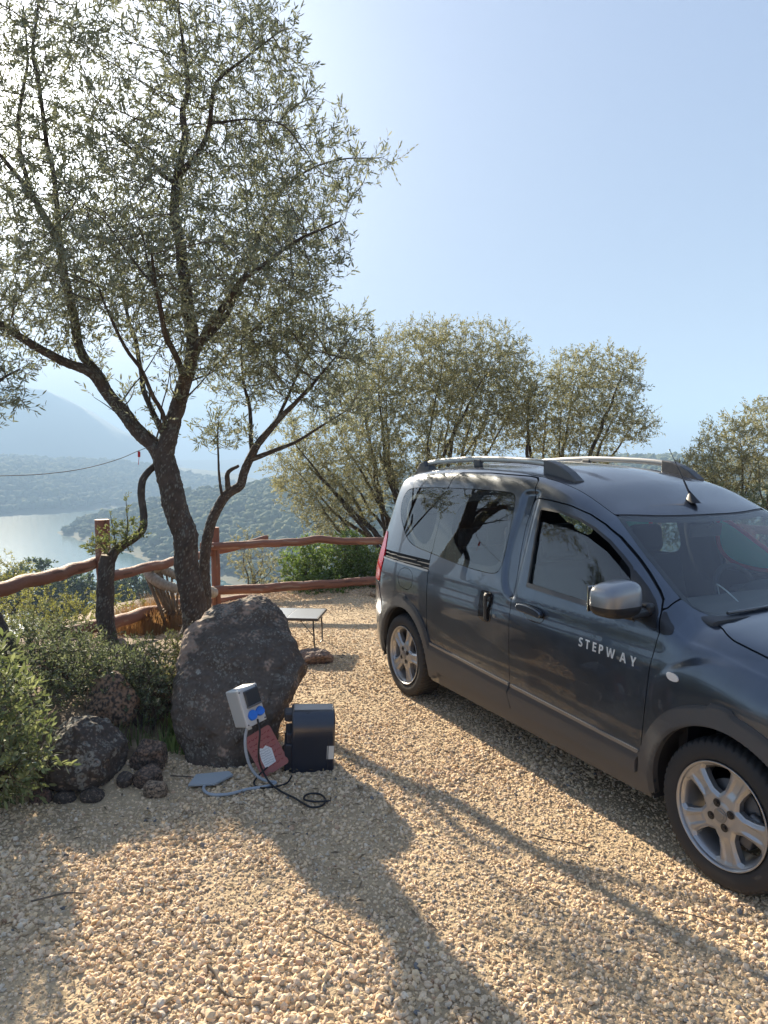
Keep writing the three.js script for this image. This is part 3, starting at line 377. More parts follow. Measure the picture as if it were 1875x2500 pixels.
  const archTrim = (x0, front) => (x, y, z, j) => { const dx = x - x0, dy = y - 0.315, r = Math.hypot(dx, dy); const bump = 0.018 * sstep(front ? -0.055 : -0.075, front ? -0.045 : -0.06, dx) * sstep(front ? 0.075 : 0.065, front ? 0.055 : 0.045, dx); const outer = 0.452 + bump; let d = Math.max(r - outer, 0.362 - r); if (!front && dx > 0) d = Math.min(d, polySd([[0.33, 0.42], [0.42, 0.42], [0.53, 0.36], [0.525, 0.27], [0.36, 0.27]])(x, y)); if (!front && dx < 0) d = Math.max(d, -0.42 - dx); if (front && dx < 0) d = Math.min(d, polySd([[2.36, 0.43], [2.47, 0.43], [2.46, 0.25], [2.40, 0.27]])(x, y)); return Math.max(d, 0.245 - y, j > 0.5 ? 1 : -1, -archIn(x, y)); };
  sidePart(car, 'wheel_arch_trim', archTrim(0, false), plastic, { off: 0.003, lip: 0.03, lift: (x, y, z, d) => 0.02 * sstep(0, -0.012, d) });
  sidePart(car, 'wheel_arch_trim', archTrim(2.815, true), plastic, { off: 0.003, lip: 0.03, lift: (x, y, z, d) => 0.02 * sstep(0, -0.012, d) });
  // repeater lamp
  sidePart(car, 'side_repeater', (x, y, z, j) => Math.max(polySd(chaikin([[2.532, 0.857], [2.60, 0.857], [2.612, 0.822], [2.545, 0.822]], 3))(x, y), j > 0.5 ? 1 : -1), phys(lin(0.62, 0.60, 0.58), 0.25, 0, { clearcoat: 1 }), { off: 0.006, lip: 0.008 });
  // ---- handles and mirrors
  const handleShape = () => { const s = new THREE.Shape(); s.moveTo(0, 0.03); s.bezierCurveTo(0.03, 0.045, 0.15, 0.04, 0.195, 0.022); s.bezierCurveTo(0.21, 0.015, 0.205, -0.002, 0.19, -0.006); s.bezierCurveTo(0.12, 0.002, 0.05, 0.002, 0.01, 0.006); s.bezierCurveTo(-0.006, 0.012, -0.006, 0.024, 0, 0.03); return s; };
  for (const [k, d] of fronts.entries()) {
    const s = k ? -1 : 1, zz = skinZ(1.55, 0.93);
    const cup = cut((x, y, z, j) => Math.max(polySd(chaikin([[1.435, 0.975], [1.56, 0.975], [1.665, 0.95], [1.65, 0.892], [1.58, 0.878], [1.48, 0.90]], 2))(x, y), j > 0.6 ? 1 : -1), { off: 0.0025, lip: 0.004, mirror: k });
    part(d, 'handle_recess', cup, gloss);
    const g = new THREE.ExtrudeGeometry(handleShape(), { depth: 0.014, bevelEnabled: true, bevelThickness: 0.008, bevelSize: 0.006, bevelSegments: 3, curveSegments: 10 }); g.translate(1.445, 0.93, 0); g.rotateZ(0); g.scale(1, 1, s); g.translate(0, 0, s * (zz + 0.012)); part(d, 'door_handle', g, paint);
    // wing mirror
    const mh = new THREE.Group(); mh.name = 'wing_mirror'; car.add(mh);
    const shell = new THREE.SphereGeometry(1, 40, 24); { const p = shell.attributes.position; for (let i = 0; i < p.count; i++) { let x = p.getX(i), y = p.getY(i), z = p.getZ(i); const q = (v, e) => Math.sign(v) * Math.abs(v) ** e; x = q(x, 0.62); y = q(y, 0.6); z = q(z, 0.6); const l = 1; p.setXYZ(i, x * 0.085 * l, y * 0.085 * (1 - 0.10 * z), z * 0.125); } shell.computeVertexNormals(); }
    const split = (g0, low) => { const g1 = g0.toNonIndexed(), p = g1.attributes.position, n = g1.attributes.normal, P = [], N = []; for (let t = 0; t < p.count; t += 3) { const my = (p.getY(t) + p.getY(t + 1) + p.getY(t + 2)) / 3; if ((my < -0.022) === low) for (let e = 0; e < 3; e++) { P.push(p.getX(t + e), p.getY(t + e), p.getZ(t + e)); N.push(n.getX(t + e), n.getY(t + e), n.getZ(t + e)); } } const g2 = new THREE.BufferGeometry(); g2.setAttribute('position', new THREE.Float32BufferAttribute(P, 3)); g2.setAttribute('normal', new THREE.Float32BufferAttribute(N, 3)); return g2; };
    mh.position.set(2.335, 1.155, s * 1.0); mh.rotation.y = s * 0.12;
    part(mh, 'mirror_cap', split(shell, false), satin); part(mh, 'mirror_underside', split(shell, true), blackPlastic);
    part(mh, 'mirror_arm', merge([box(0.11, 0.05, 0.2, 0.015, -0.07, -s * 0.13, 0.02), box(0.09, 0.06, 0.06, 0.03, -0.055, -s * 0.17, 0.02)]), blackPlastic);
    part(mh, 'mirror_glass', box(0.004, 0.12, 0.19, -0.084, 0.0, 0, 0.001), phys(lin(0.7, 0.72, 0.74), 0.03, 1));
  }
  for (const [k, d] of slides.entries()) {
    const s = k ? -1 : 1, zz = skinZ(1.1, 0.92);
    part(d, 'handle_recess', cut((x, y, z, j) => Math.max(polySd(chaikin([[1.03, 0.985], [1.15, 0.985], [1.165, 0.95], [1.165, 0.82], [1.15, 0.79], [1.035, 0.795], [1.02, 0.83], [1.02, 0.95]], 2))(x, y), j > 0.6 ? 1 : -1), { off: 0.002, lip: 0.004, mirror: k }), gloss);
    part(d, 'door_handle', merge([box(0.028, 0.165, 0.016, 1.118, 0.885, s * (zz + 0.022), 0.008), box(0.034, 0.024, 0.024, 1.118, 0.965, s * (zz + 0.012), 0.008), box(0.034, 0.02, 0.024, 1.118, 0.805, s * (zz + 0.012), 0.008)]), blackPlastic);
    part(d, 'lock', new THREE.CylinderGeometry(0.011, 0.011, 0.01, 20).rotateX(Math.PI / 2).translate(1.20, 0.848, s * (skinZ(1.2, 0.848) + 0.003)), silver);
  }
  // ---- lettering on the right front door
  const font = await new FontLoader().loadAsync('fonts/droid/droid_sans_bold.typeface.json');
  CAR.font = font;
  for (const [k, d] of fronts.entries()) {
    const word = 'STEPWAY', size = 0.0465, stretch = 1.45; let x = 0; const list = [];
    for (const ch of word) { const g = new TextGeometry(ch, { font, size, depth: 0.0015, curveSegments: 6 }); g.computeBoundingBox(); const b = g.boundingBox; g.translate(-b.min.x, 0, 0); g.scale(stretch, 1, 1); g.translate(x, 0, 0); x += (b.max.x - b.min.x) * stretch + 0.011; list.push(g.toNonIndexed()); }
    const g = merge(list), p = g.attributes.position, total = x - 0.011; for (let i = 0; i < p.count; i++) { const px = p.getX(i) * 0.41 / total, X = k ? 2.362 - px : 1.953 + px, Y = 0.8365 + p.getY(i) - 0.013 * (px / 0.4), Z = skinZ(X, Y) + 0.0012 + p.getZ(i); p.setXYZ(i, X, Y, k ? -Z : Z); } g.computeVertexNormals(); part(d, 'lettering', g, std(lin(0.66, 0.67, 0.68), 0.4, 0.5));
  }
  // ---- roof rails, aerial, wiper
  for (const s of [1, -1]) {
    const w = 0.505, yy = (x, h) => [x, skinY(x, w) + h, s * w];
    const rail = new THREE.Group(); rail.name = 'roof_rail'; car.add(rail); rail.userData.label = s > 0 ? 'near silver roof rail' : 'far silver roof rail';
    const path = []; for (let i = 0; i <= 24; i++) { const x = lerp(-0.31, 1.27, i / 24); path.push(yy(x, 0.053)); }
    const sh = new THREE.Shape(); sh.absellipse(0, 0, 0.011, 0.021, 0, Math.PI * 2); const curve = new THREE.CatmullRomCurve3(path.map((p) => V3(...p)));
    part(rail, 'rail_bar', new THREE.ExtrudeGeometry(sh, { steps: 48, curveSegments: 10, extrudePath: curve }), silver);
    const foot = (pts) => { const f = new THREE.Shape(pts.map((p) => new THREE.Vector2(...p))); const g = new THREE.ExtrudeGeometry(f, { depth: 0.05, bevelEnabled: true, bevelThickness: 0.008, bevelSize: 0.006, bevelSegments: 2 }); g.translate(0, 0, s * w - 0.025); return g; };
    const b = (x) => skinY(x, w);
    part(rail, 'front_foot', foot([[1.23, b(1.23) - 0.01], [1.23, b(1.23) + 0.070], [1.30, b(1.30) + 0.069], [1.38, b(1.38) + 0.056], [1.45, b(1.45) + 0.036], [1.52, b(1.52) + 0.004], [1.52, b(1.52) - 0.012], [1.38, b(1.38) - 0.01]]), plastic);
    part(rail, 'rear_foot', foot([[-0.41, b(-0.41) - 0.01], [-0.385, b(-0.385) + 0.035], [-0.34, b(-0.34) + 0.064], [-0.27, b(-0.27) + 0.070], [-0.25, b(-0.25) + 0.03], [-0.2, b(-0.2) + 0.028], [-0.19, b(-0.19) - 0.01]]), plastic);
    part(rail, 'middle_foot', box(0.08, 0.055, 0.03, 0.46, b(0.46) + 0.024, s * w, 0.008), plastic);
  }
  { const aerial = new THREE.Group(); aerial.name = 'aerial'; car.add(aerial); const bx = 1.885, by = skinY(bx, 0) + 0.002;
    const base = new THREE.ConeGeometry(0.036, 0.07, 24); base.scale(1.5, 1, 0.8); base.applyMatrix4(new THREE.Matrix4().set(1, -0.35, 0, 0, 0, 1, 0, 0, 0, 0, 1, 0, 0, 0, 0, 1)); base.translate(bx, by + 0.03, 0); part(aerial, 'aerial_foot', base, blackPlastic);
    part(aerial, 'aerial_rod', merge([rod([bx - 0.008, by + 0.04, 0], [bx - 0.055, by + 0.12, 0], 0.007, 0.005), rod([bx - 0.055, by + 0.12, 0], [bx - 0.165, by + 0.30, 0], 0.0035, 0.002), new THREE.SphereGeometry(0.005, 8, 6).translate(bx - 0.165, by + 0.30, 0)]), blackPlastic); }
  { const wp = (z, dx, h) => { const x = cowlX(z) + dx; return [x, skinY(x, z) + h, z]; };
    part(car, 'wiper', merge([rod(wp(0.55, -0.01, 0.012), wp(0.0, -0.04, 0.014), 0.008), rod(wp(0.30, 0.0, 0.02), wp(-0.1, 0.06, 0.02), 0.009), box(0.03, 0.02, 0.03, wp(0.3, 0, 0)[0], wp(0.3, 0, 0.02)[1], 0.3)]), gloss);
    part(car, 'wiper', merge([rod(wp(-0.08, -0.01, 0.012), wp(-0.58, -0.02, 0.014), 0.008), rod(wp(-0.30, 0.0, 0.02), wp(-0.5, 0.05, 0.02), 0.009)]), gloss); }
  // ---- headlamps, grille and plate on the nose (just outside the picture)
  for (const s of [1, -1]) part(car, 'headlight', cut((x, y, z, j) => Math.max(polySd(chaikin([[3.24, 0.90], [3.42, 0.84], [3.5, 0.70], [3.36, 0.66], [3.27, 0.72]], 2))(x, y), j > 0.6 ? 1 : -1), { off: 0.006, mirror: s < 0 ? 1 : 0 }), phys(lin(0.5, 0.52, 0.54), 0.08, 0.3, { clearcoat: 1 }));
  part(car, 'grille', merge([box(0.05, 0.07, 0.9, 3.52, 0.70, 0, 0.02), box(0.06, 0.13, 1.0, 3.5, 0.42, 0, 0.03), box(0.28, 0.16, 1.25, 3.40, 0.34, 0, 0.06)]), blackPlastic); part(car, 'number_plate', box(0.012, 0.11, 0.52, 3.585, 0.53, 0, 0.003), std(lin(0.6, 0.6, 0.58), 0.5));
  // ---- wheels
  const tyreGeo = (() => { const prof = [[0.212, -0.085], [0.235, -0.098], [0.262, -0.103], [0.287, -0.098], [0.303, -0.088], [0.3105, -0.07], [0.3135, -0.045], [0.3145, -0.02], [0.3145, 0.02], [0.3135, 0.045], [0.3105, 0.068], [0.304, 0.084], [0.2965, 0.0905], [0.2865, 0.0935], [0.276, 0.0955], [0.262, 0.097], [0.245, 0.0955], [0.232, 0.092], [0.224, 0.087], [0.218, 0.078]];
    const n = 432, pos = [], idx = [], m = prof.length; for (let i = 0; i <= n; i++) for (let k = 0; k < m; k++) { const a = i / n * Math.PI * 2; let [r, z] = prof[k]; if (k >= 4 && k <= 12) { const ph = ((i + Math.abs(z) * 110) % 8); const gr = ph < 2.2 ? 1 : 0; r -= 0.0065 * gr * (Math.abs(z) < 0.085 ? 1 : 0.6); if (k === 7 || k === 8 || k === 6) r -= (k === 7) ? 0.005 : 0; } pos.push(Math.cos(a) * r, Math.sin(a) * r, z); if (i && k) { const q = i * m + k; idx.push(q, q - 1, q - m, q - 1, q - m - 1, q - m); } }
    const g = new THREE.BufferGeometry(); g.setAttribute('position', new THREE.Float32BufferAttribute(pos, 3)); g.setIndex(idx); g.computeVertexNormals(); return g; })();
  const lathe = (pts, seg = 72) => new THREE.LatheGeometry(pts.map((p) => new THREE.Vector2(p[0], p[1])), seg).rotateX(Math.PI / 2);
  const barrel = lathe([[0.2, -0.08], [0.188, -0.02], [0.19, 0.05], [0.204, 0.074], [0.214, 0.082], [0.2205, 0.09], [0.2225, 0.094], [0.221, 0.0965], [0.215, 0.095], [0.2115, 0.088], [0.21, 0.08]]);
  const rimFace = (() => { // five broad spokes cut out of a dished disc
    const R = 0.2125, n = 180, h = 2 * R / n, D = new Float32Array((n + 1) ** 2), Zv = D.slice(); const A5 = Math.PI * 2 / 5;
    const openPts = (() => { const f = (r, a) => [r * Math.cos(a), r * Math.sin(a)]; return [f(0.086, 0), f(0.108, 0.27), f(0.150, 0.35), f(0.188, 0.355), f(0.2, 0.27), f(0.2025, 0), f(0.2, -0.27), f(0.188, -0.355), f(0.150, -0.35), f(0.108, -0.27)]; })(), oSd = polySd(openPts);
    const fold = (x, y) => { let a = Math.atan2(y, x) - Math.PI / 2 - A5 / 2 + 0.08; a -= Math.round(a / A5) * A5; return [Math.hypot(x, y), a]; };
    for (let i = 0; i <= n; i++) for (let j = 0; j <= n; j++) { const x = -R + i * h, y = -R + j * h, [r, a] = fold(x, y); const o = oSd(r * Math.cos(a), r * Math.sin(a)); const q = i * (n + 1) + j; D[q] = Math.max(r - R, -o - 0.0);
      const b = A5 / 2 - Math.abs(a), lat = r * Math.sin(b); let z = 0.083 - 0.006 * sstep(0.05, 0.2, r) + 0.004 * sstep(0.06, 0.04, r); z -= 0.011 * sstep(0.016, 0.0, o) ; z -= 0.009 * sstep(0.024, 0.012, Math.abs(lat) + 0.0) * sstep(0.085, 0.125, r) * sstep(0.215, 0.15, r); z += 0.004 * sstep(0.19, 0.21, r); Zv[q] = z; }
    const pos = [], idx = [], cache = new Map(); const P = (q) => { const i = Math.floor(q / (n + 1)), j = q % (n + 1); return [-R + i * h, -R + j * h, Zv[q]]; };
    const vert = (q) => { if (!cache.has(q)) { pos.push(...P(q)); cache.set(q, pos.length / 3 - 1); } return cache.get(q); };
    const edge = (a, b) => { const k = Math.min(a, b) * 1e6 + Math.max(a, b) + 0.5; if (!cache.has(k)) { const t = clamp(D[a] / (D[a] - D[b])), A = P(a), B = P(b); pos.push(lerp(A[0], B[0], t), lerp(A[1], B[1], t), lerp(A[2], B[2], t)); cache.set(k, pos.length / 3 - 1); } return cache.get(k); };
    const walls = []; for (let i = 0; i < n; i++) for (let j = 0; j < n; j++) { const c = [i * (n + 1) + j, (i + 1) * (n + 1) + j, (i + 1) * (n + 1) + j + 1, i * (n + 1) + j + 1], ins = c.map((q) => D[q] < 0); if (!ins.some(Boolean)) continue; const ring = [], cr = []; for (let k = 0; k < 4; k++) { if (ins[k]) ring.push(vert(c[k])); if (ins[k] !== ins[(k + 1) % 4]) { const e = edge(c[k], c[(k + 1) % 4]); ring.push(e); cr.push(e); } } for (let k = 1; k < ring.length - 1; k++) idx.push(ring[0], ring[k], ring[k + 1]); if (cr.length === 2) walls.push(cr); }
    const g = new THREE.BufferGeometry(); g.setAttribute('position', new THREE.Float32BufferAttribute(pos, 3)); g.setIndex(idx); g.computeVertexNormals();
    const wp = [], wi = []; for (const [a, b] of walls) { const k = wp.length / 3; for (const v of [a, b]) { const x = pos[v * 3], y = pos[v * 3 + 1], z = pos[v * 3 + 2]; wp.push(x, y, z, x * 0.985, y * 0.985, z - 0.028); } wi.push(k, k + 1, k + 3, k, k + 3, k + 2); }
    const w = new THREE.BufferGeometry(); w.setAttribute('position', new THREE.Float32BufferAttribute(wp, 3)); w.setIndex(wi); w.computeVertexNormals();
    return merge([g, w]);
  })();
  const disc = merge([lathe([[0.03, 0.0], [0.135, 0.0], [0.135, 0.018], [0.07, 0.018], [0.07, 0.04], [0.0, 0.04]], 40), box(0.06, 0.16, 0.07, 0.11, 0.0, 0.01, 0.015)]);
  const bolt = new THREE.CylinderGeometry(0.0085, 0.0085, 0.008, 6).rotateX(Math.PI / 2), socket = new THREE.RingGeometry(0.0085, 0.0175, 24);
  const alloy = phys(lin(0.34, 0.345, 0.355), 0.36, 0.65, { clearcoat: 0.5, clearcoatRoughness: 0.15 }); const wheelProto = new THREE.Group(); wheelProto.name = 'wheel';
  part(wheelProto, 'tyre', tyreGeo, rubber); part(wheelProto, 'rim', barrel, alloy); part(wheelProto, 'spokes', rimFace, alloy); part(wheelProto, 'brake_disc', disc, std(lin(0.12, 0.12, 0.125), 0.5, 0.6));
  for (let k = 0; k < 4; k++) { const a = k / 4 * Math.PI * 2 + 0.75, x = Math.cos(a) * 0.05, y = Math.sin(a) * 0.05; part(wheelProto, 'wheel_bolt', merge([bolt.clone().translate(x, y, 0.088), socket.clone().translate(x, y, 0.0872)]), blackPlastic); }
  { const s = new THREE.Shape([[-0.016, 0.016], [0.016, 0.016], [0.016, 0.0], [0.0, -0.019], [-0.016, 0.0]].map((p) => new THREE.Vector2(...p))); part(wheelProto, 'hub_cap', merge([new THREE.CylinderGeometry(0.03, 0.031, 0.006, 36).rotateX(Math.PI / 2).translate(0, 0, 0.088), new THREE.ExtrudeGeometry(s, { depth: 0.001, bevelEnabled: true, bevelSize: 0.002, bevelThickness: 0.0015, bevelSegments: 2 }).translate(0, 0, 0.0915)]), satin); }
  for (const [x, s, rot] of [[0, 1, -0.24], [2.815, 1, -0.34], [0, -1, 0.4], [2.815, -1, 1]]) { const w = wheelProto.clone(); w.position.set(x, 0.312, s * 0.772); if (s < 0) w.rotation.y = Math.PI; w.rotateZ(rot); car.add(w); }
  // ---- cabin
  const seat = (x, z, wd) => { const g = new THREE.Group(); g.name = 'seat'; g.position.set(x, 0, z); car.add(g); part(g, 'seat_cushion', box(0.5, 0.16, wd, 0.08, 0.55, 0, 0.06), seatFabric); const b = box(0.14, 0.62, wd, 0, 0, 0, 0.06); b.rotateZ(0.24); b.translate(-0.24, 0.86, 0); part(g, 'seat_back', b, seatFabric); return g; };
  for (const z of [-0.37, 0.37]) { const g = seat(1.55, z, 0.5); const h = box(0.09, 0.19, 0.27, 0, 0, 0, 0.045); h.rotateZ(0.15); h.translate(-0.35, 1.27, 0); part(g, 'headrest', h, seatFabric); }
  { const g = seat(0.62, 0, 1.25); for (const z of [-0.42, 0, 0.42]) part(g, 'headrest', box(0.08, 0.15, 0.24, -0.35, 1.22, z, 0.035), seatFabric); }
  part(car, 'cabin_floor', merge([box(3.1, 0.04, 1.5, 1.15, 0.34, 0), box(0.05, 0.6, 1.5, 2.52, 0.62, 0)]), inner);
  { const d = new THREE.Shape(); d.moveTo(2.60, 1.06); d.lineTo(2.40, 1.075); d.bezierCurveTo(2.22, 1.075, 2.10, 1.055, 2.06, 1.01); d.bezierCurveTo(2.03, 0.96, 2.08, 0.80, 2.14, 0.7); d.lineTo(2.55, 0.6); d.closePath(); const g = new THREE.ExtrudeGeometry(d, { depth: 1.32, bevelEnabled: true, bevelSize: 0.02, bevelThickness: 0.03, bevelSegments: 3, curveSegments: 16 }); g.translate(0, 0, -0.66); const dash = part(car, 'dashboard', g, std(lin(0.05, 0.052, 0.055), 0.7)); const hood = new THREE.SphereGeometry(0.17, 24, 12, 0, Math.PI * 2, 0, Math.PI / 2); hood.scale(0.9, 0.5, 1.1); hood.translate(2.14, 1.035, -0.37); part(dash, 'instrument_hood', hood, trimDark);
    part(dash, 'cable', wire([[2.42, 1.085, 0.26], [2.34, 1.13, 0.25], [2.25, 1.15, 0.21], [2.19, 1.13, 0.14], [2.17, 1.08, 0.1]], 0.0035, 40, 6), std(lin(0.55, 0.56, 0.56), 0.5)); }
  { const sw = new THREE.Group(); sw.name = 'steering_wheel'; car.add(sw); sw.position.set(1.93, 1.0, -0.37); sw.rotation.z = 0.42; const t = new THREE.TorusGeometry(0.18, 0.016, 12, 48); t.rotateY(Math.PI / 2); part(sw, 'wheel_ring', t, trimDark); part(sw, 'wheel_hub', merge([box(0.05, 0.11, 0.14, 0.02, 0, 0, 0.02), box(0.02, 0.035, 0.34, 0.02, 0.0, 0, 0.008), box(0.02, 0.17, 0.05, 0.02, -0.09, 0, 0.008), rod([0.02, 0, 0], [0.28, 0, 0], 0.035)]), trimDark); }
  { const m = box(0.02, 0.075, 0.25, 0, 0, 0, 0.012); m.rotateZ(-0.15); m.translate(1.99, 1.405, 0.0); part(car, 'rear_view_mirror', merge([m, rod([2.0, 1.42, 0], [2.06, 1.45, 0], 0.008)]), trimDark); }
  const shadeRim = std(lin(0.5, 0.02, 0.03), 0.6), shadeNet = phys(lin(0.05, 0.30, 0.24), 0.8, 0, { transmission: 0.35, thickness: 0 });
  for (const pts of [[[1.48, 1.10], [1.48, 1.42], [1.60, 1.40], [2.02, 1.10]], [[0.55, 1.16], [0.5, 1.3], [0.55, 1.46], [0.72, 1.5], [0.9, 1.4], [0.92, 1.2], [0.8, 1.14]]]) {
    const c = chaikin(pts, 2), sd = polySd(c), g = new THREE.Group(); g.name = 'sun_shade'; car.add(g); const sh = new THREE.Shape(c.map((p) => new THREE.Vector2(...p))); const m = new THREE.ShapeGeometry(sh); { const p = m.attributes.position; for (let i = 0; i < p.count; i++) p.setZ(i, -(skinZ(p.getX(i), p.getY(i)) - 0.035)); m.computeVertexNormals(); } part(g, 'shade_net', m, shadeNet);
    part(g, 'shade_rim', wire(c.map(([x, y]) => [x, y, -(skinZ(x, y) - 0.04)]), 0.014, 90, 8, true), shadeRim);
  }
}
// ---------------------------------------------------------------- olive trees: limbs as in the picture, twigs grown into the crown, leaves on the twigs
const barkMat = std(lin(1, 1, 1), 0.95, 0, { vertexColors: true, bumpMap: (() => { const t = coarseBump.clone(); t.repeat.set(3, 3); t.needsUpdate = true; return t; })(), bumpScale: 0.012 });
const twigMat = std(lin(0.085, 0.066, 0.05), 0.95);
const leafMat = phys(lin(1, 1, 1), 0.55, 0, { vertexColors: true, transmission: 0.5, thickness: 0, ior: 1.45 });
leafMat.roughness = 0.9;
// bark: dark furrowed, with pale grey lichen blotches of hard outline
const barkColor = (lichen = 0.5, seed = 0) => (x, y, z) => { const a = fbm(x * 14 + seed, y * 9, z * 14, 3), b = noise3(x * 38, y * 38, z * 38 + seed), l = fbm(x * 11 + 31 + seed, y * 8, z * 11, 3) + 0.35 * b; const e = noise3(x * 85 + seed, y * 60, z * 85), f = noise3(x * 140, y * 110 + seed, z * 140); let c = [0.075 + 0.06 * a + 0.03 * e, 0.06 + 0.05 * a + 0.025 * e, 0.049 + 0.04 * a + 0.02 * e]; if (e + 0.6 * f + 0.7 * l > 0.46) c = [0.17 + 0.05 * f, 0.165 + 0.05 * f, 0.14 + 0.04 * f]; if (l + 0.25 * e > 0.40 - 0.22 * lichen) c = [0.125 + 0.06 * b, 0.125 + 0.06 * b, 0.108 + 0.05 * b]; return c.map((v) => Math.max(0.012, v)); };
const barkBump = (x, y, z, a, s) => 0.12 * fbm(x * 9, y * 5, z * 9, 3) + 0.13 * Math.abs(noise3(x * 30, y * 11, z * 30)) - 0.05 + 0.09 * noise3(x * 62, y * 34, z * 62);
const LEAF = { pos: [], n: 0 };
function growTree(cfg) {
  // cfg: limbs [[x,y,z,r]...][], blobs [cx,cy,cz,rx,ry,rz,count], step, kill, reach, seed, leaf size, perTwig
  const R = RNG(cfg.seed), step = cfg.step, nodes = [], hash = new Map(), cell = cfg.reach;
  const key = (x, y, z) => Math.floor(x / cell) * 73856093 ^ Math.floor(y / cell) * 19349663 ^ Math.floor(z / cell) * 83492791;
  const add = (x, y, z, parent, r = 0, limb = -1) => { const n = { x, y, z, parent, r, limb, kids: 0, dx: 0, dy: 0, dz: 0, cnt: 0, id: nodes.length }; nodes.push(n); const k = key(x, y, z); if (!hash.has(k)) hash.set(k, []); hash.get(k).push(n); if (parent) parent.kids++; return n; };
  cfg.limbs.forEach((pts, li) => { let prev = null; if (li) { let best = 1e9; for (const n of nodes) { const d = Math.hypot(n.x - pts[0][0], n.y - pts[0][1], n.z - pts[0][2]); if (d < best) { best = d; prev = n; } } } for (const p of resample(pts, step)) prev = add(p[0], p[1], p[2], prev, p[3], li); });
  let at = []; for (const [cx, cy, cz, rx, ry, rz, cnt] of cfg.blobs) for (let i = 0; i < cnt; i++) { let x, y, z; do { x = R() * 2 - 1; y = R() * 2 - 1; z = R() * 2 - 1; } while (x * x + y * y + z * z > 1); const e = 1 + 0.25 * noise3(cx + x * 2, cy + y * 2, cz + z * 2); at.push([cx + x * rx * e, cy + y * ry * e, cz + z * rz * e]); }
  if (cfg.keep) at = at.filter((p) => cfg.keep(...p));
  const reach2 = cfg.reach ** 2, kill2 = cfg.kill ** 2;
  const near = (p) => { let best = reach2, b = null; for (let i = -1; i <= 1; i++) for (let j = -1; j <= 1; j++) for (let k = -1; k <= 1; k++) { const l = hash.get(key(p[0] + i * cell, p[1] + j * cell, p[2] + k * cell)); if (l) for (const n of l) { const d = (n.x - p[0]) ** 2 + (n.y - p[1]) ** 2 + (n.z - p[2]) ** 2; if (d < best) { best = d; b = n; } } } return [b, best]; };
  for (let it = 0; it < (cfg.iter ?? 60) && at.length; it++) {
    const active = new Set(), left = []; for (const p of at) { const [n, d] = near(p); if (n && d < kill2) continue; left.push(p); if (n) { const l = Math.sqrt(d); n.dx += (p[0] - n.x) / l; n.dy += (p[1] - n.y) / l; n.dz += (p[2] - n.z) / l; active.add(n); } }
    at = left; if (!active.size) break;
    for (const n of active) { const g = cfg.lift ?? 0.1; let x = n.dx + (R() - 0.5) * 0.5, y = n.dy + g + (R() - 0.5) * 0.5, z = n.dz + (R() - 0.5) * 0.5; const l = Math.hypot(x, y, z) || 1; n.dx = n.dy = n.dz = 0; n.cnt++; if (n.kids < 4 && n.cnt < 5) add(n.x + x / l * step, n.y + y / l * step, n.z + z / l * step, n); }
  }
  // twig radii from the tips down
  for (let i = nodes.length - 1; i >= 0; i--) { const n = nodes[i]; if (n.limb >= 0) continue; n.a = Math.max(n.a ?? 0, 0.0016 ** 2.1) ; n.rr = n.a ** (1 / 2.1); if (n.parent) n.parent.a = (n.parent.a ?? 0) + n.a; }
  for (const n of nodes) if (n.limb >= 0) n.rr = n.r;
  const out = { nodes, twigs: [] };
  const kids = new Map(); for (const n of nodes) if (n.parent) { if (!kids.has(n.parent)) kids.set(n.parent, []); kids.get(n.parent).push(n); }
  // chains of twig nodes become tubes
  const geos = []; for (const n of nodes) { if (n.limb >= 0 || !n.parent) continue; const p = n.parent, sib = kids.get(p).filter((k) => k.limb < 0); const first = p.limb >= 0 || sib[0] !== n; if (!first) continue; const chain = [[p.x, p.y, p.z, Math.min(p.rr * 0.8, n.rr * 1.15)]]; let q = n; while (q) { chain.push([q.x, q.y, q.z, q.rr]); const ks = (kids.get(q) ?? []).filter((k) => k.limb < 0); q = ks[0]; } chain[chain.length - 1][3] *= 0.5; geos.push(limbTube(chain, n.rr > 0.008 ? 6 : n.rr > 0.004 ? 4 : 3)); }
  out.twigGeo = geos.length ? mergeGeometries(geos) : null;
  // leaves
  const pos = [], nor = [], col = [], idx = [], L0 = cfg.leaf, C = cfg.leafColor ?? [[0.15, 0.165, 0.085], [0.29, 0.312, 0.225]];
  const T = V3(), S = V3(), U = V3(), D = V3(), up = V3(0, 1, 0);
  const shootGeo = [], sLen = cfg.shoot ?? L0 * 2.6, per = 9;
  const leafAt = (ox, oy, oz, D, W) => { const side = D.clone().cross(W).normalize(), nn = side.clone().cross(D).normalize(); if (R() < 0.6) { side.lerp(nn, (R() - 0.5) * 1.3).normalize(); nn.copy(side).cross(D).normalize(); }
    const L = L0 * (0.6 + 0.65 * R()), w = L * (cfg.leafW ?? 0.115), b = pos.length / 3, bend = (R() - 0.5) * 0.25 * L;
    const P = (s, t, e) => pos.push(ox + D.x * L * s + side.x * w * t + nn.x * e, oy + D.y * L * s + side.y * w * t + nn.y * e, oz + D.z * L * s + side.z * w * t + nn.z * e);
    P(0, 0, 0); P(0.36, 1, w * 0.4); P(0.36, -1, w * 0.4); P(0.72, 0.82, bend * 0.5 + w * 0.3); P(0.72, -0.82, bend * 0.5 + w * 0.3); P(1, 0, bend); for (let e = 0; e < 6; e++) nor.push(nn.x, nn.y, nn.z); const c = R() ** 1.5, h = 0.75 + 0.5 * R(); const cc = [0, 1, 2].map((q) => lerp(C[0][q], C[1][q], c) * h); if (cfg.dry && R() < cfg.dry) { cc[0] = 0.20; cc[1] = 0.13; cc[2] = 0.05; } for (let e = 0; e < 6; e++) col.push(...cc); idx.push(b, b + 1, b + 2, b + 1, b + 4, b + 2, b + 1, b + 3, b + 4, b + 3, b + 5, b + 4); out.leaves = (out.leaves ?? 0) + 1; };
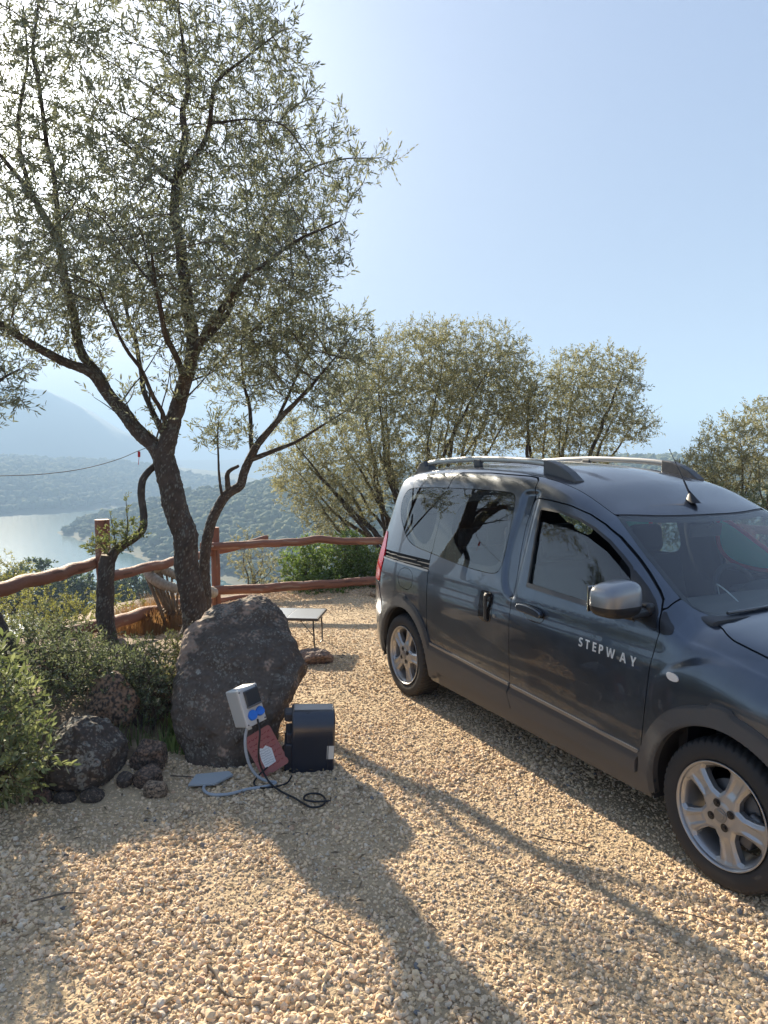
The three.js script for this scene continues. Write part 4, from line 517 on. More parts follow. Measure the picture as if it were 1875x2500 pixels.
  for (const n of nodes) { if (n.limb >= 0 && n.rr > 0.014) continue; if (n.rr > (cfg.leafMax ?? 0.006)) continue; const p = n.parent; if (!p) continue; T.set(n.x - p.x, n.y - p.y, n.z - p.z); const len = T.length(); if (len < 1e-4) continue; T.divideScalar(len); const tip = !kids.get(n), cnt = Math.floor(cfg.perSeg * (tip ? 1.6 : 1) / per + R());
    for (let k = 0; k < cnt; k++) { // a short side shoot set with pairs of leaves
      const f = R(), a = R() * 6.283, open = tip && k === 0 ? 0.15 : 0.5 + 0.8 * R(); S.set(T.y + 0.3, -T.x + 0.2, T.z * 0.5 + 0.1).cross(T).normalize(); U.copy(T).cross(S); const W = S.clone().multiplyScalar(Math.cos(a)).addScaledVector(U, Math.sin(a)), G = W.clone().multiplyScalar(Math.sin(open)).addScaledVector(T, Math.cos(open)); G.y += (cfg.rise ?? 0.25) + (cfg.droop ?? 0); G.normalize();
      const ox = p.x + T.x * len * f, oy = p.y + T.y * len * f, oz = p.z + T.z * len * f, sl = sLen * (0.5 + 0.9 * R()), m = Math.round(per * (0.6 + 0.8 * R())); shootGeo.push(limbTube([[ox, oy, oz, 0.0013], [ox + G.x * sl, oy + G.y * sl, oz + G.z * sl, 0.0007]], 3)); const X = G.clone().cross(up); if (X.lengthSq() < 0.01) X.set(1, 0, 0); X.normalize(); const Y = X.clone().cross(G);
      for (let q = 0; q < m; q++) { const t = (q + 0.6) / m, b = q * 1.5708 * 1.03 + a, o2 = 0.45 + 0.55 * R(), W2 = X.clone().multiplyScalar(Math.cos(b)).addScaledVector(Y, Math.sin(b)), D2 = W2.clone().multiplyScalar(Math.sin(o2)).addScaledVector(G, Math.cos(o2)); leafAt(ox + G.x * sl * t, oy + G.y * sl * t, oz + G.z * sl * t, D2.normalize(), W2); } } }
  if (shootGeo.length) { const sg = mergeGeometries(shootGeo); out.twigGeo = out.twigGeo ? mergeGeometries([out.twigGeo, sg]) : sg; }
  if (idx.length) { const g = new THREE.BufferGeometry(); g.setAttribute('position', new THREE.Float32BufferAttribute(pos, 3)); g.setAttribute('normal', new THREE.Float32BufferAttribute(nor, 3)); g.setAttribute('color', new THREE.Float32BufferAttribute(col, 3)); g.setIndex(idx); out.leafGeo = g; }
  return out;
}
// a tree as a thing standing at its foot: trunk, limbs, twigs and crown are its parts
function plant(name, label, category, foot, cfg, group) {
  const t = thing(name, label, category, foot, 0, group), g = growTree(cfg), mv = (q) => q.translate(-foot[0], -foot[1], -foot[2]);
  cfg.limbs.forEach((pts, i) => { const big = i < (cfg.trunks ?? 1), r0 = pts[0][3], rs = resample(pts, big && r0 > 0.05 || r0 > 0.05 ? 0.013 : r0 > 0.02 ? 0.025 : 0.05, cfg.wobble ?? 0.02, i); part(t, big ? 'trunk' : 'limb', mv(limbTube(rs, r0 > 0.06 ? 64 : r0 > 0.03 ? 26 : r0 > 0.015 ? 10 : 6, { color: barkColor(cfg.lichen ?? 0.5, i), bump: r0 > 0.025 ? barkBump : (x, y, z) => 0.2 * noise3(x * 20, y * 20, z * 20), cap: true, capColor: [0.2, 0.16, 0.11] })), barkMat); });
  if (g.twigGeo) part(t, 'twigs', mv(g.twigGeo), twigMat).userData.kind = 'stuff';
  if (g.leafGeo) part(t, 'crown', mv(g.leafGeo), leafMat).userData.kind = 'stuff';
  return t;
}
{
  const trunk = [[-1.775, -0.06, -6.47, 0.16], [-1.758, 0.041, -6.45, 0.135], [-1.689, 0.348, -6.42, 0.112], [-1.707, 0.649, -6.4, 0.108], [-1.747, 0.862, -6.4, 0.107], [-1.791, 1.213, -6.4, 0.106], [-1.876, 1.529, -6.4, 0.103], [-1.932, 1.775, -6.4, 0.1], [-1.958, 1.904, -6.4, 0.088]];
  const limbs = [trunk,
    [[-1.915, 1.72, -6.4, 0.085], [-2.022, 1.922, -6.42, 0.07], [-2.173, 2.053, -6.45, 0.062], [-2.363, 2.28, -6.5, 0.058], [-2.484, 2.413, -6.5, 0.054], [-2.576, 2.548, -6.45, 0.045], [-2.81, 2.669, -6.4, 0.04], [-2.977, 2.76, -6.3, 0.036], [-3.233, 2.948, -6.2, 0.03], [-3.478, 3.13, -6.1, 0.022]],
    [[-1.94, 1.84, -6.4, 0.088], [-1.864, 2.083, -6.4, 0.072], [-1.807, 2.258, -6.4, 0.066], [-1.725, 2.469, -6.35, 0.062], [-1.658, 2.638, -6.3, 0.058], [-1.66, 2.933, -6.3, 0.054], [-1.695, 3.277, -6.3, 0.05], [-1.731, 3.608, -6.3, 0.046], [-1.756, 3.916, -6.3, 0.042], [-1.751, 4.179, -6.3, 0.038], [-1.682, 4.5, -6.3, 0.03], [-1.688, 4.723, -6.3, 0.026], [-1.634, 4.862, -6.3, 0.022], [-1.66, 5.122, -6.3, 0.016], [-1.712, 5.612, -6.3, 0.01], [-1.72, 5.871, -6.3, 0.006]],
    [[-2.44, 2.37, -6.5, 0.05], [-2.57, 2.565, -6.6, 0.046], [-2.76, 2.777, -6.7, 0.044], [-2.861, 3.083, -6.8, 0.042], [-2.919, 3.42, -6.8, 0.04], [-2.976, 3.752, -6.8, 0.036], [-3.106, 4.041, -6.8, 0.03], [-3.233, 4.259, -6.8, 0.026], [-3.419, 4.491, -6.8, 0.02], [-3.633, 4.744, -6.8, 0.012]],
    [[-2.976, 3.752, -6.8, 0.028], [-2.941, 4.159, -6.7, 0.024], [-2.969, 4.587, -6.6, 0.021], [-2.978, 4.959, -6.5, 0.018], [-3.031, 5.265, -6.5, 0.014], [-2.91, 5.672, -6.4, 0.01], [-2.814, 5.968, -6.4, 0.006]],
    [[-3.233, 4.259, -6.8, 0.022], [-3.358, 4.692, -6.9, 0.018], [-3.333, 5.067, -6.9, 0.016], [-3.264, 5.439, -6.9, 0.012], [-3.272, 5.847, -6.9, 0.007]],
    [[-1.751, 4.179, -6.3, 0.03], [-1.546, 4.339, -6.2, 0.024], [-1.417, 4.533, -6.1, 0.02], [-1.33, 4.791, -6.0, 0.015], [-1.08, 4.971, -5.95, 0.01], [-0.819, 5.131, -5.9, 0.005]],
    [[-1.417, 4.533, -6.1, 0.014], [-1.194, 4.507, -6.0, 0.01], [-0.884, 4.462, -5.9, 0.005]],
    [[-1.752, 4.138, -6.3, 0.026], [-1.832, 4.196, -6.4, 0.022], [-2.065, 4.399, -6.55, 0.017], [-2.336, 4.647, -6.7, 0.012], [-2.629, 4.891, -6.8, 0.006]],
    [[-1.658, 2.638, -6.3, 0.04], [-1.486, 2.829, -6.1, 0.032], [-1.193, 3.147, -5.9, 0.026], [-0.919, 3.351, -5.8, 0.018], [-0.675, 3.472, -5.7, 0.012], [-0.332, 3.596, -5.6, 0.006]],
    [[-1.747, 2.417, -6.35, 0.034], [-1.695, 2.561, -6.1, 0.028], [-1.705, 2.824, -5.7, 0.022], [-1.669, 3.064, -5.4, 0.016], [-1.631, 3.243, -5.2, 0.008]],
    [[-1.934, 2.029, -6.4, 0.034], [-2.051, 2.215, -6.5, 0.026], [-2.203, 2.451, -6.7, 0.024], [-2.318, 2.852, -6.9, 0.02], [-2.546, 3.41, -7.2, 0.014], [-2.646, 3.937, -7.4, 0.007]],
    [[-1.917, 1.994, -6.4, 0.026], [-1.907, 2.202, -6.3, 0.02], [-1.932, 2.358, -6.1, 0.018], [-1.969, 2.536, -5.9, 0.016], [-2.049, 2.806, -5.6, 0.012], [-2.088, 3.064, -5.4, 0.007]],
    [[-1.62, 2.74, -6.3, 0.03], [-1.384, 3.131, -6.6, 0.022], [-1.132, 3.941, -6.9, 0.016], [-0.913, 4.384, -7.0, 0.012], [-0.52, 4.549, -6.9, 0.008], [-0.028, 4.545, -6.8, 0.004]],
  ];
  { const R = RNG(88); for (let k = 0; k < 16; k++) { const src = limbs[[1, 2, 2, 1, 10, 11][k % 6]], i = 1 + Math.floor(R() * 4), p = src[Math.min(i, src.length - 2)], a = R() * 6.28, l = 0.35 + 0.5 * R(), q = [Math.cos(a) * 0.75, 0.35 + 0.6 * R(), Math.sin(a) * 0.75], pt = (t, r) => [p[0] + q[0] * l * t + (R() - 0.5) * 0.06, p[1] + q[1] * l * t + (R() - 0.5) * 0.06, p[2] + q[2] * l * t + (R() - 0.5) * 0.06, r]; limbs.push([[p[0], p[1], p[2], 0.009], pt(0.3, 0.007), pt(0.65, 0.005), pt(1, 0.0025)]); } }
  plant('olive_tree', 'large olive tree with forked trunk leaning over the standing boulder', 'tree', [-1.76, 0, -6.45], {
    limbs, seed: 21, step: 0.055, reach: 0.4, kill: 0.07, iter: 90, leaf: 0.054, leafW: 0.125, perSeg: 4.9, shoot: 0.15, leafMax: 0.009, lichen: 0.6, lift: 0.25, wobble: 0.03,
    blobs: [[-1.5, 3.2, -5.5, 1.25, 0.42, 0.6, 600], [-2.7, 3.3, -6.0, 0.8, 0.5, 0.7, 380], [-1.2, 2.95, -6.5, 0.7, 0.3, 0.7, 200], [-1.77, 3.58, -6.3, 1.3, 0.85, 1.15, 2175], [-1.77, 4.95, -6.35, 1.05, 1.0, 1.0, 1740], [-3.1, 3.95, -6.6, 0.95, 1.15, 1.1, 1377], [-3.2, 5.35, -6.7, 0.7, 1.0, 0.9, 754], [-0.75, 4.2, -6.4, 0.6, 0.62, 0.8, 754], [-0.95, 3.42, -6.0, 0.72, 0.42, 0.7, 609], [-0.98, 4.95, -6.1, 0.4, 0.5, 0.55, 319], [-1.5, 2.75, -6.0, 0.5, 0.3, 0.5, 174], [-3.2, 2.95, -6.2, 0.7, 0.4, 0.7, 319], [-0.1, 4.52, -6.8, 0.3, 0.12, 0.2, 43]],
  });
  plant('olive_tree', 'slender olive stem curving up behind the forked trunk beside the fence post', 'tree', [-1.74, 0, -6.97], {
    limbs: [
      [[-1.75, -0.05, -6.97, 0.07], [-1.732, 0.51, -6.95, 0.058], [-1.732, 0.71, -6.95, 0.052], [-1.712, 0.973, -6.95, 0.05], [-1.673, 1.187, -6.95, 0.05], [-1.583, 1.357, -6.95, 0.048], [-1.487, 1.487, -6.95, 0.046], [-1.38, 1.566, -6.95, 0.046], [-1.327, 1.695, -6.93, 0.042], [-1.246, 1.847, -6.9, 0.04], [-1.162, 1.977, -6.85, 0.034], [-1.002, 2.158, -6.8, 0.028], [-0.805, 2.332, -6.7, 0.02], [-0.615, 2.518, -6.6, 0.014], [-0.39, 2.755, -6.5, 0.007]],
      [[-1.266, 1.808, -6.9, 0.028], [-1.02, 1.901, -6.9, 0.02], [-0.833, 1.979, -6.9, 0.016], [-0.646, 2.09, -6.9, 0.012], [-0.334, 2.272, -6.8, 0.006]],
      [[-1.246, 1.847, -6.9, 0.026], [-1.281, 2.052, -7.0, 0.022], [-1.304, 2.309, -7.1, 0.018], [-1.383, 2.564, -7.2, 0.014], [-1.404, 2.85, -7.2, 0.01], [-1.351, 3.175, -7.2, 0.005]],
      [[-1.487, 1.487, -6.95, 0.03], [-1.487, 1.583, -6.9, 0.026], [-1.479, 1.677, -6.87, 0.022], [-1.369, 1.75, -6.85, 0.014]],
      [[-1.543, 1.404, -6.95, 0.016], [-1.559, 1.701, -6.8, 0.011], [-1.527, 2.044, -6.7, 0.007], [-1.514, 2.19, -6.7, 0.004]],
      [[-1.002, 2.158, -6.8, 0.018], [-0.839, 2.547, -6.9, 0.012], [-0.693, 2.867, -7.0, 0.006]]],
    seed: 31, step: 0.05, reach: 0.4, kill: 0.06, iter: 60, leaf: 0.048, leafW: 0.125, perSeg: 5.2, leafMax: 0.008, lichen: 0.3, lift: 0.15,
    blobs: [[-0.72, 2.78, -6.8, 0.62, 0.5, 0.7, 1562], [-1.34, 2.75, -7.1, 0.36, 0.5, 0.45, 655], [-1.516, 2.041, -6.7, 0.26, 0.2, 0.22, 225], [-0.4, 2.35, -6.8, 0.35, 0.25, 0.4, 327], [-0.25, 2.9, -6.7, 0.22, 0.3, 0.3, 302]],
  });
  plant('olive_stump', 'cut olive stump whose curved branch rises to the forked tree', 'tree stump', [-2.34, 0.1, -6.1], {
    limbs: [[[-2.33, 0.02, -6.1, 0.1], [-2.335, 0.12, -6.1, 0.085], [-2.349, 0.278, -6.1, 0.076], [-2.364, 0.484, -6.1, 0.072], [-2.364, 0.737, -6.1, 0.07], [-2.345, 0.941, -6.1, 0.066], [-2.34, 1.0, -6.1, 0.055]],
      [[-2.345, 0.9, -6.1, 0.05], [-2.281, 1.029, -6.12, 0.04], [-2.171, 1.113, -6.15, 0.036], [-2.087, 1.217, -6.2, 0.034], [-2.083, 1.344, -6.25, 0.032], [-2.114, 1.515, -6.3, 0.032], [-2.107, 1.629, -6.33, 0.031], [-2.057, 1.71, -6.38, 0.03], [-1.96, 1.8, -6.42, 0.028]],
      [[-2.27, 1.03, -6.1, 0.007], [-2.29, 1.2, -6.08, 0.004], [-2.3, 1.34, -6.08, 0.002]], [[-2.2, 1.08, -6.12, 0.007], [-2.17, 1.28, -6.1, 0.004], [-2.175, 1.5, -6.1, 0.002]], [[-2.31, 1.0, -6.06, 0.007], [-2.4, 1.13, -6.03, 0.003]]],
    trunks: 1, seed: 41, step: 0.035, reach: 0.3, kill: 0.045, iter: 30, leaf: 0.026, leafW: 0.22, perSeg: 9, shoot: 0.06, leafMax: 0.006, lichen: 0.15, lift: 0.5, leafColor: [[0.12, 0.15, 0.04], [0.24, 0.26, 0.09]],
    blobs: [[-2.27, 1.12, -6.06, 0.2, 0.12, 0.12, 130], [-2.14, 1.2, -6.1, 0.13, 0.09, 0.1, 70], [-2.42, 1.08, -6.02, 0.1, 0.1, 0.08, 50]],
  });
  plant('olive_tree', 'olive tree at the left edge with a branch hanging into view', 'tree', [-2.56, 0.2, -4.9], {
    limbs: [[[-2.53, 0.1, -4.9, 0.09], [-2.563, 0.347, -4.9, 0.075], [-2.595, 0.49, -4.9, 0.07], [-2.622, 0.624, -4.88, 0.062], [-2.706, 0.907, -4.8, 0.055], [-2.85, 1.324, -4.75, 0.05], [-2.883, 1.729, -4.7, 0.042], [-2.816, 2.071, -4.7, 0.028], [-2.75, 2.3, -4.7, 0.012]], [[-2.883, 1.729, -4.7, 0.026], [-2.629, 2.124, -4.7, 0.016], [-2.464, 2.306, -4.7, 0.01], [-2.33, 2.384, -4.7, 0.005]]],
    seed: 51, step: 0.05, reach: 0.4, kill: 0.075, iter: 40, leaf: 0.045, perSeg: 8, lift: -0.05,
    blobs: [[-2.44, 2.3, -4.7, 0.2, 0.24, 0.25, 140], [-2.85, 2.3, -4.75, 0.42, 0.4, 0.5, 380], [-3.1, 1.9, -4.8, 0.3, 0.4, 0.4, 160]],
  });
}
// ---------------------------------------------------------------- trees and shrubs behind the car, along the fence and on the bank
// stems rise from the foot towards each lump of the crown
function shrub(name, label, category, foot, lumps, o, group) {
  const R = RNG(o.seed), limbs = [], [fx, fz] = foot, fy = landY(fx, fz) - 0.05;
  for (const l of lumps) for (let k = 0; k < (o.stems ?? 2); k++) { const a = R() * 6.28, q = o.spread ?? 0.15, b = [fx + Math.cos(a) * q * R(), fy, fz + Math.sin(a) * q * R()], e = [l[0] + (R() - 0.5) * l[3] * 1.1, l[1] + (R() * 0.9 - 0.35) * l[4], l[2] + (R() - 0.5) * l[5] * 1.1], r = (o.r ?? 0.03) * (0.6 + 0.6 * R()), m = (t, w) => b.map((v, i) => lerp(v, e[i], t) + (R() - 0.5) * w); limbs.push([[...b, r], [...m(0.3, 0.25 * l[3]), r * 0.8], [...m(0.65, 0.3 * l[3]), r * 0.55], [...e, r * 0.22]]); }
  return plant(name, label, category, [fx, fy + 0.05, fz], { limbs, trunks: limbs.length, step: 0.075, reach: 0.55, kill: 0.1, iter: 60, leafMax: 0.013, leaf: 0.05, perSeg: 4, lift: 0.15, lichen: 0.3, blobs: lumps, wobble: 0.06, ...o }, group);
}
const pale = [[0.20, 0.20, 0.085], [0.37, 0.36, 0.21]], dark = [[0.085, 0.11, 0.045], [0.2, 0.225, 0.115]], bright = [[0.10, 0.17, 0.03], [0.2, 0.29, 0.065]], yellow = [[0.19, 0.20, 0.045], [0.33, 0.33, 0.10]];
shrub('olive_tree', 'broad many stemmed olive tree behind the rear of the van', 'tree', [0.5, -13], [[-1.45, 1.75, -12.8, 0.62, 0.95, 0.8, 520], [1.1, 3.35, -13, 1.55, 0.95, 1.3, 2250], [-0.5, 1.75, -12.9, 0.95, 1.15, 1.1, 1050], [0.6, 2.1, -12.8, 1.2, 0.85, 1.1, 900], [-0.2, 3.1, -13, 0.8, 0.75, 0.9, 570], [-0.95, 0.95, -12.7, 0.6, 0.8, 0.7, 390], [2.0, 2.7, -13.1, 0.8, 0.85, 0.9, 760]], { seed: 101, stems: 4, r: 0.055, spread: 0.5, perSeg: 13, shoot: 0.17, leafMax: 0.022, leaf: 0.052, leafW: 0.15, leafColor: pale });
shrub('olive_tree', 'round headed olive tree on a dark bent stem beyond the van roof', 'tree', [2.95, -13.4], [[3.75, 3.0, -13.3, 1.0, 0.9, 1.0, 1275], [4.45, 2.45, -13.3, 0.55, 0.42, 0.6, 300], [3.2, 2.5, -13.4, 0.7, 0.7, 0.8, 495], [2.65, 2.75, -13.3, 0.55, 0.85, 0.7, 420], [3.5, 1.9, -13.4, 0.8, 0.5, 0.8, 300]], { seed: 102, stems: 2, r: 0.06, spread: 0.12, perSeg: 13, shoot: 0.17, leafMax: 0.022, leaf: 0.052, leafW: 0.15, leafColor: pale });
shrub('olive_tree', 'airy olive tree at the right edge behind the windscreen', 'tree', [6.2, -12], [[5.85, 1.75, -12, 0.9, 0.85, 0.9, 930], [6.6, 2.2, -12, 0.8, 0.75, 0.8, 720], [5.3, 1.4, -11.8, 0.45, 0.6, 0.6, 300], [7.2, 1.7, -12.1, 0.8, 0.8, 0.8, 525]], { seed: 103, stems: 4, r: 0.045, spread: 0.3, perSeg: 14, shoot: 0.15, leafMax: 0.02, leaf: 0.05, leafW: 0.15, leafColor: pale });
shrub('olive_sapling', 'small pale olive sapling just behind the corner fence post', 'sapling', [-1.95, -10.5], [[-1.95, 0.42, -10.4, 0.34, 0.42, 0.35, 450], [-1.65, 0.2, -10.5, 0.28, 0.32, 0.3, 210]], { seed: 104, stems: 3, r: 0.014, spread: 0.1, step: 0.06, reach: 0.4, kill: 0.08, perSeg: 6.1, leaf: 0.035, leafW: 0.17, leafColor: pale });
// glossy green bushes under the fence rails
[[-1.15, -10.2, 0.30, 0.34, 0.42, 'bright green lentisk bush under the fence, nearest the corner post'], [-0.55, -10.3, 0.42, 0.42, 0.36, 'tallest bright green lentisk bush under the fence rails'], [0.02, -10.1, 0.28, 0.42, 0.3, 'bright green lentisk bush beside the van tail light'], [-0.8, -10.0, 0.08, 0.5, 0.2, 'low creeping green bush at the edge of the gravel']].forEach(([x, z, y, r, h, label], i) => shrub('lentisk_bush', label, 'bush', [x, z], [[x, y - 0.02, z, r, h, r, 600], [x + 0.1, y + h * 0.5, z, r * 0.5, h * 0.6, r * 0.5, 130]], { seed: 110 + i, stems: 4, r: 0.012, spread: 0.2, step: 0.05, reach: 0.35, kill: 0.06, iter: 40, perSeg: 12.6, leaf: 0.034, leafW: 0.24, leafColor: bright, lift: 0.2 }, 'bright green bushes along the fence'));
// hedge beyond the far side of the car, seen through its windows
[[2.6, -10.6, 'dense grey green bush seen through the van door window'], [3.7, -10.9, 'dense grey green bush seen through the windscreen, left of the fence post'], [4.9, -10.4, 'dense grey green bush seen through the windscreen, right of the fence post'], [6.1, -9.8, 'dense grey green bush beyond the bonnet']].forEach(([x, z, label], i) => shrub('hedge_bush', label, 'bush', [x, z], [[x, 0.62, z, 0.72, 0.75, 0.6, 800], [x + 0.4, 1.0, z, 0.45, 0.5, 0.5, 200]], { seed: 130 + i, stems: 4, r: 0.02, spread: 0.35, step: 0.08, reach: 0.5, kill: 0.1, perSeg: 8.8, leaf: 0.045, leafW: 0.2, leafColor: [[0.10, 0.13, 0.05], [0.2, 0.23, 0.11]] }, 'bushes behind the van'));
// the bank on the left
shrub('bank_shrub', 'leafy shrub with drooping sprays over the left edge of the dark boulder', 'shrub', [-2.1, -3.62], [[-2.0, 0.40, -3.62, 0.26, 0.38, 0.3, 630], [-2.25, 0.55, -3.8, 0.3, 0.35, 0.35, 450], [-1.82, 0.30, -3.5, 0.17, 0.14, 0.16, 165]], { seed: 141, stems: 4, r: 0.01, spread: 0.2, step: 0.05, reach: 0.32, kill: 0.065, perSeg: 7.6, leaf: 0.05, leafW: 0.15, leafColor: [[0.12, 0.155, 0.05], [0.27, 0.3, 0.13]], droop: -0.1, lift: 0.05 });
shrub('bank_shrub', 'dark small leaved shrub on the bank in front of the cut stump', 'shrub', [-1.95, -4.7], [[-1.95, 0.40, -4.65, 0.42, 0.24, 0.4, 780], [-2.3, 0.43, -4.9, 0.35, 0.26, 0.4, 540], [-1.6, 0.42, -4.6, 0.25, 0.2, 0.25, 300]], { seed: 142, stems: 4, r: 0.009, spread: 0.3, step: 0.045, reach: 0.3, kill: 0.055, perSeg: 8.7, leaf: 0.027, leafW: 0.2, leafColor: dark, lift: 0.1 });
shrub('bank_shrub', 'wiry shrub with a pale sprig filling the gap beside the standing boulder', 'shrub', [-1.6, -5.0], [[-1.6, 0.34, -4.95, 0.24, 0.28, 0.24, 495], [-1.45, 0.4, -5.1, 0.16, 0.2, 0.2, 225]], { seed: 143, stems: 4, r: 0.007, spread: 0.15, step: 0.04, reach: 0.28, kill: 0.05, perSeg: 8.1, leaf: 0.024, leafW: 0.2, leafColor: [[0.09, 0.11, 0.04], [0.22, 0.22, 0.08]], lift: 0.2 });
shrub('bank_shrub', 'sparse leafy shrub in front of the left fence rail', 'shrub', [-2.35, -5.4], [[-2.3, 0.36, -5.4, 0.3, 0.2, 0.3, 390], [-2.75, 0.40, -5.7, 0.3, 0.26, 0.35, 330]], { seed: 144, stems: 3, r: 0.009, spread: 0.2, step: 0.05, reach: 0.32, kill: 0.065, perSeg: 6.6, leaf: 0.03, leafW: 0.19, leafColor: dark });
shrub('slope_shrub', 'sunlit yellow green shrub below the left fence rail', 'shrub', [-3.6, -7.6], [[-3.3, 0.05, -7.5, 0.5, 0.36, 0.5, 780], [-3.9, 0.05, -7.9, 0.5, 0.4, 0.6, 630], [-3.1, 0.0, -8.3, 0.4, 0.35, 0.4, 330]], { seed: 145, stems: 4, r: 0.016, spread: 0.3, step: 0.06, reach: 0.42, kill: 0.08, perSeg: 6.1, leaf: 0.032, leafW: 0.2, leafColor: yellow });
shrub('slope_shrub', 'pale yellow green shrub at the far left behind the rail', 'shrub', [-5.6, -9.6], [[-5.0, 0.1, -9.4, 0.42, 0.5, 0.6, 690], [-5.9, -0.1, -9.8, 0.6, 0.5, 0.6, 480]], { seed: 146, stems: 3, r: 0.02, spread: 0.3, step: 0.07, reach: 0.45, kill: 0.09, perSeg: 6.1, leaf: 0.035, leafW: 0.2, leafColor: yellow });
shrub('slope_shrub', 'grey green shrub on the slope behind the rustic chair', 'shrub', [-3.4, -11.2], [[-3.3, -0.95, -11.1, 0.55, 0.45, 0.5, 630], [-2.7, -1.05, -11.6, 0.5, 0.45, 0.5, 480]], { seed: 147, stems: 3, r: 0.018, spread: 0.3, step: 0.07, reach: 0.45, kill: 0.09, perSeg: 6.5, leaf: 0.036, leafW: 0.2, leafColor: dark });
// more of the same bank to the left of the picture, mirrored in the car's flank
[[-3.2, -3.4, 0.75], [-3.9, -1.6, 0.9], [-4.2, -5.2, 0.95], [-3.5, 0.6, 0.85]].forEach(([x, z, h], i) => shrub('bank_shrub', ['dark leafy shrub on the bank past the left edge of the picture', 'dark leafy shrub on the bank level with the camera', 'tall dark shrub on the slope left of the fence', 'dark leafy shrub on the bank behind the camera'][i], 'shrub', [x, z], [[x, h * 0.55, z, 0.6, h * 0.5, 0.7, 500]], { seed: 150 + i, stems: 4, r: 0.014, spread: 0.3, step: 0.08, reach: 0.5, kill: 0.1, perSeg: 8.8, leaf: 0.045, leafW: 0.22, leafColor: dark }));

shrub('bank_shrub', 'low dark shrub between the round boulder and the standing boulder', 'shrub', [-1.5, -4.5], [[-1.5, 0.32, -4.5, 0.2, 0.2, 0.2, 330], [-1.35, 0.22, -4.6, 0.14, 0.16, 0.16, 180], [-1.75, 0.42, -4.55, 0.22, 0.18, 0.2, 260]], { seed: 161, stems: 4, r: 0.006, spread: 0.12, step: 0.035, reach: 0.26, kill: 0.045, perSeg: 5.5, leaf: 0.025, leafW: 0.2, leafColor: dark, lift: 0.15 });

// hazy trees on the slope between the terrace and the lake
[[-39.5, -80, 3.6, -12.6, 'hazy round tree above the left fence rail, nearest the picture edge'], [-34.5, -79, 3.0, -12.9, 'hazy round tree above the left fence rail, middle of three'], [-29.2, -83, 2.6, -13.4, 'hazy small tree beside the red fence post'], [-45.5, -78, 3.4, -12.8, 'hazy round tree just past the left edge of the picture'], [-25, -66, 2.4, -13.6, 'hazy small tree low behind the cut stump']].forEach(([x, z, r, y, label], i) => shrub('slope_tree', label, 'tree', [x, z], [[x, y, z, r, r * 0.9, r, 330], [x + r * 0.6, y - r * 0.4, z, r * 0.7, r * 0.6, r * 0.7, 140], [x - r * 0.7, y - r * 0.3, z, r * 0.7, r * 0.6, r * 0.7, 140]], { seed: 170 + i, stems: 2, r: 0.12, spread: 0.6, step: 0.45, reach: 3.2, kill: 0.6, iter: 40, perSeg: 22, leaf: 0.3, leafW: 0.34, shoot: 0.8, leafMax: 0.06, leafColor: [[0.05, 0.075, 0.03], [0.11, 0.14, 0.06]] }, 'trees on the slope below the fence'));
// ---------------------------------------------------------------- rail fence of red-brown painted poles
const poleColor = (seed) => (x, y, z, an = 0, len = 0) => { const ca = Math.cos(an), sa = Math.sin(an), a = fbm(ca * 1.6 + seed, sa * 1.6, len * 1.3, 3), b = fbm(ca * 7, sa * 7 + seed, len * 5, 2), g = noise3(ca * 9 + seed, sa * 9, len * 1.6); let c = [0.225 + 0.10 * a, 0.098 + 0.05 * a, 0.062 + 0.035 * a]; if (a + 0.6 * b > 0.24) c = [0.28 + 0.1 * b, 0.175 + 0.08 * b, 0.125 + 0.06 * b]; if (g < -0.42) c = c.map((v) => v * 0.45); return c.map((v) => Math.max(0.02, v)); };
const poleBump = (x, y, z) => 0.16 * fbm(x * 1.6, y * 4, z * 1.6, 3) + 0.03 * noise3(x * 6, y * 30, z * 6);
const poleMat = std(lin(1, 1, 1), 0.75, 0, { vertexColors: true, bumpMap: fineBump, bumpScale: 0.004 });
const pole = (parent, name, pts, seed, wob = 0.03) => part(parent, name, limbTube(resample(pts, 0.03, wob, seed).map((p) => [p[0] - parent.position.x, p[1] - parent.position.y, p[2] - parent.position.z, p[3]]), 24, { color: poleColor(seed), bump: poleBump, cap: true, capColor: [0.30, 0.13, 0.075] }), poleMat);
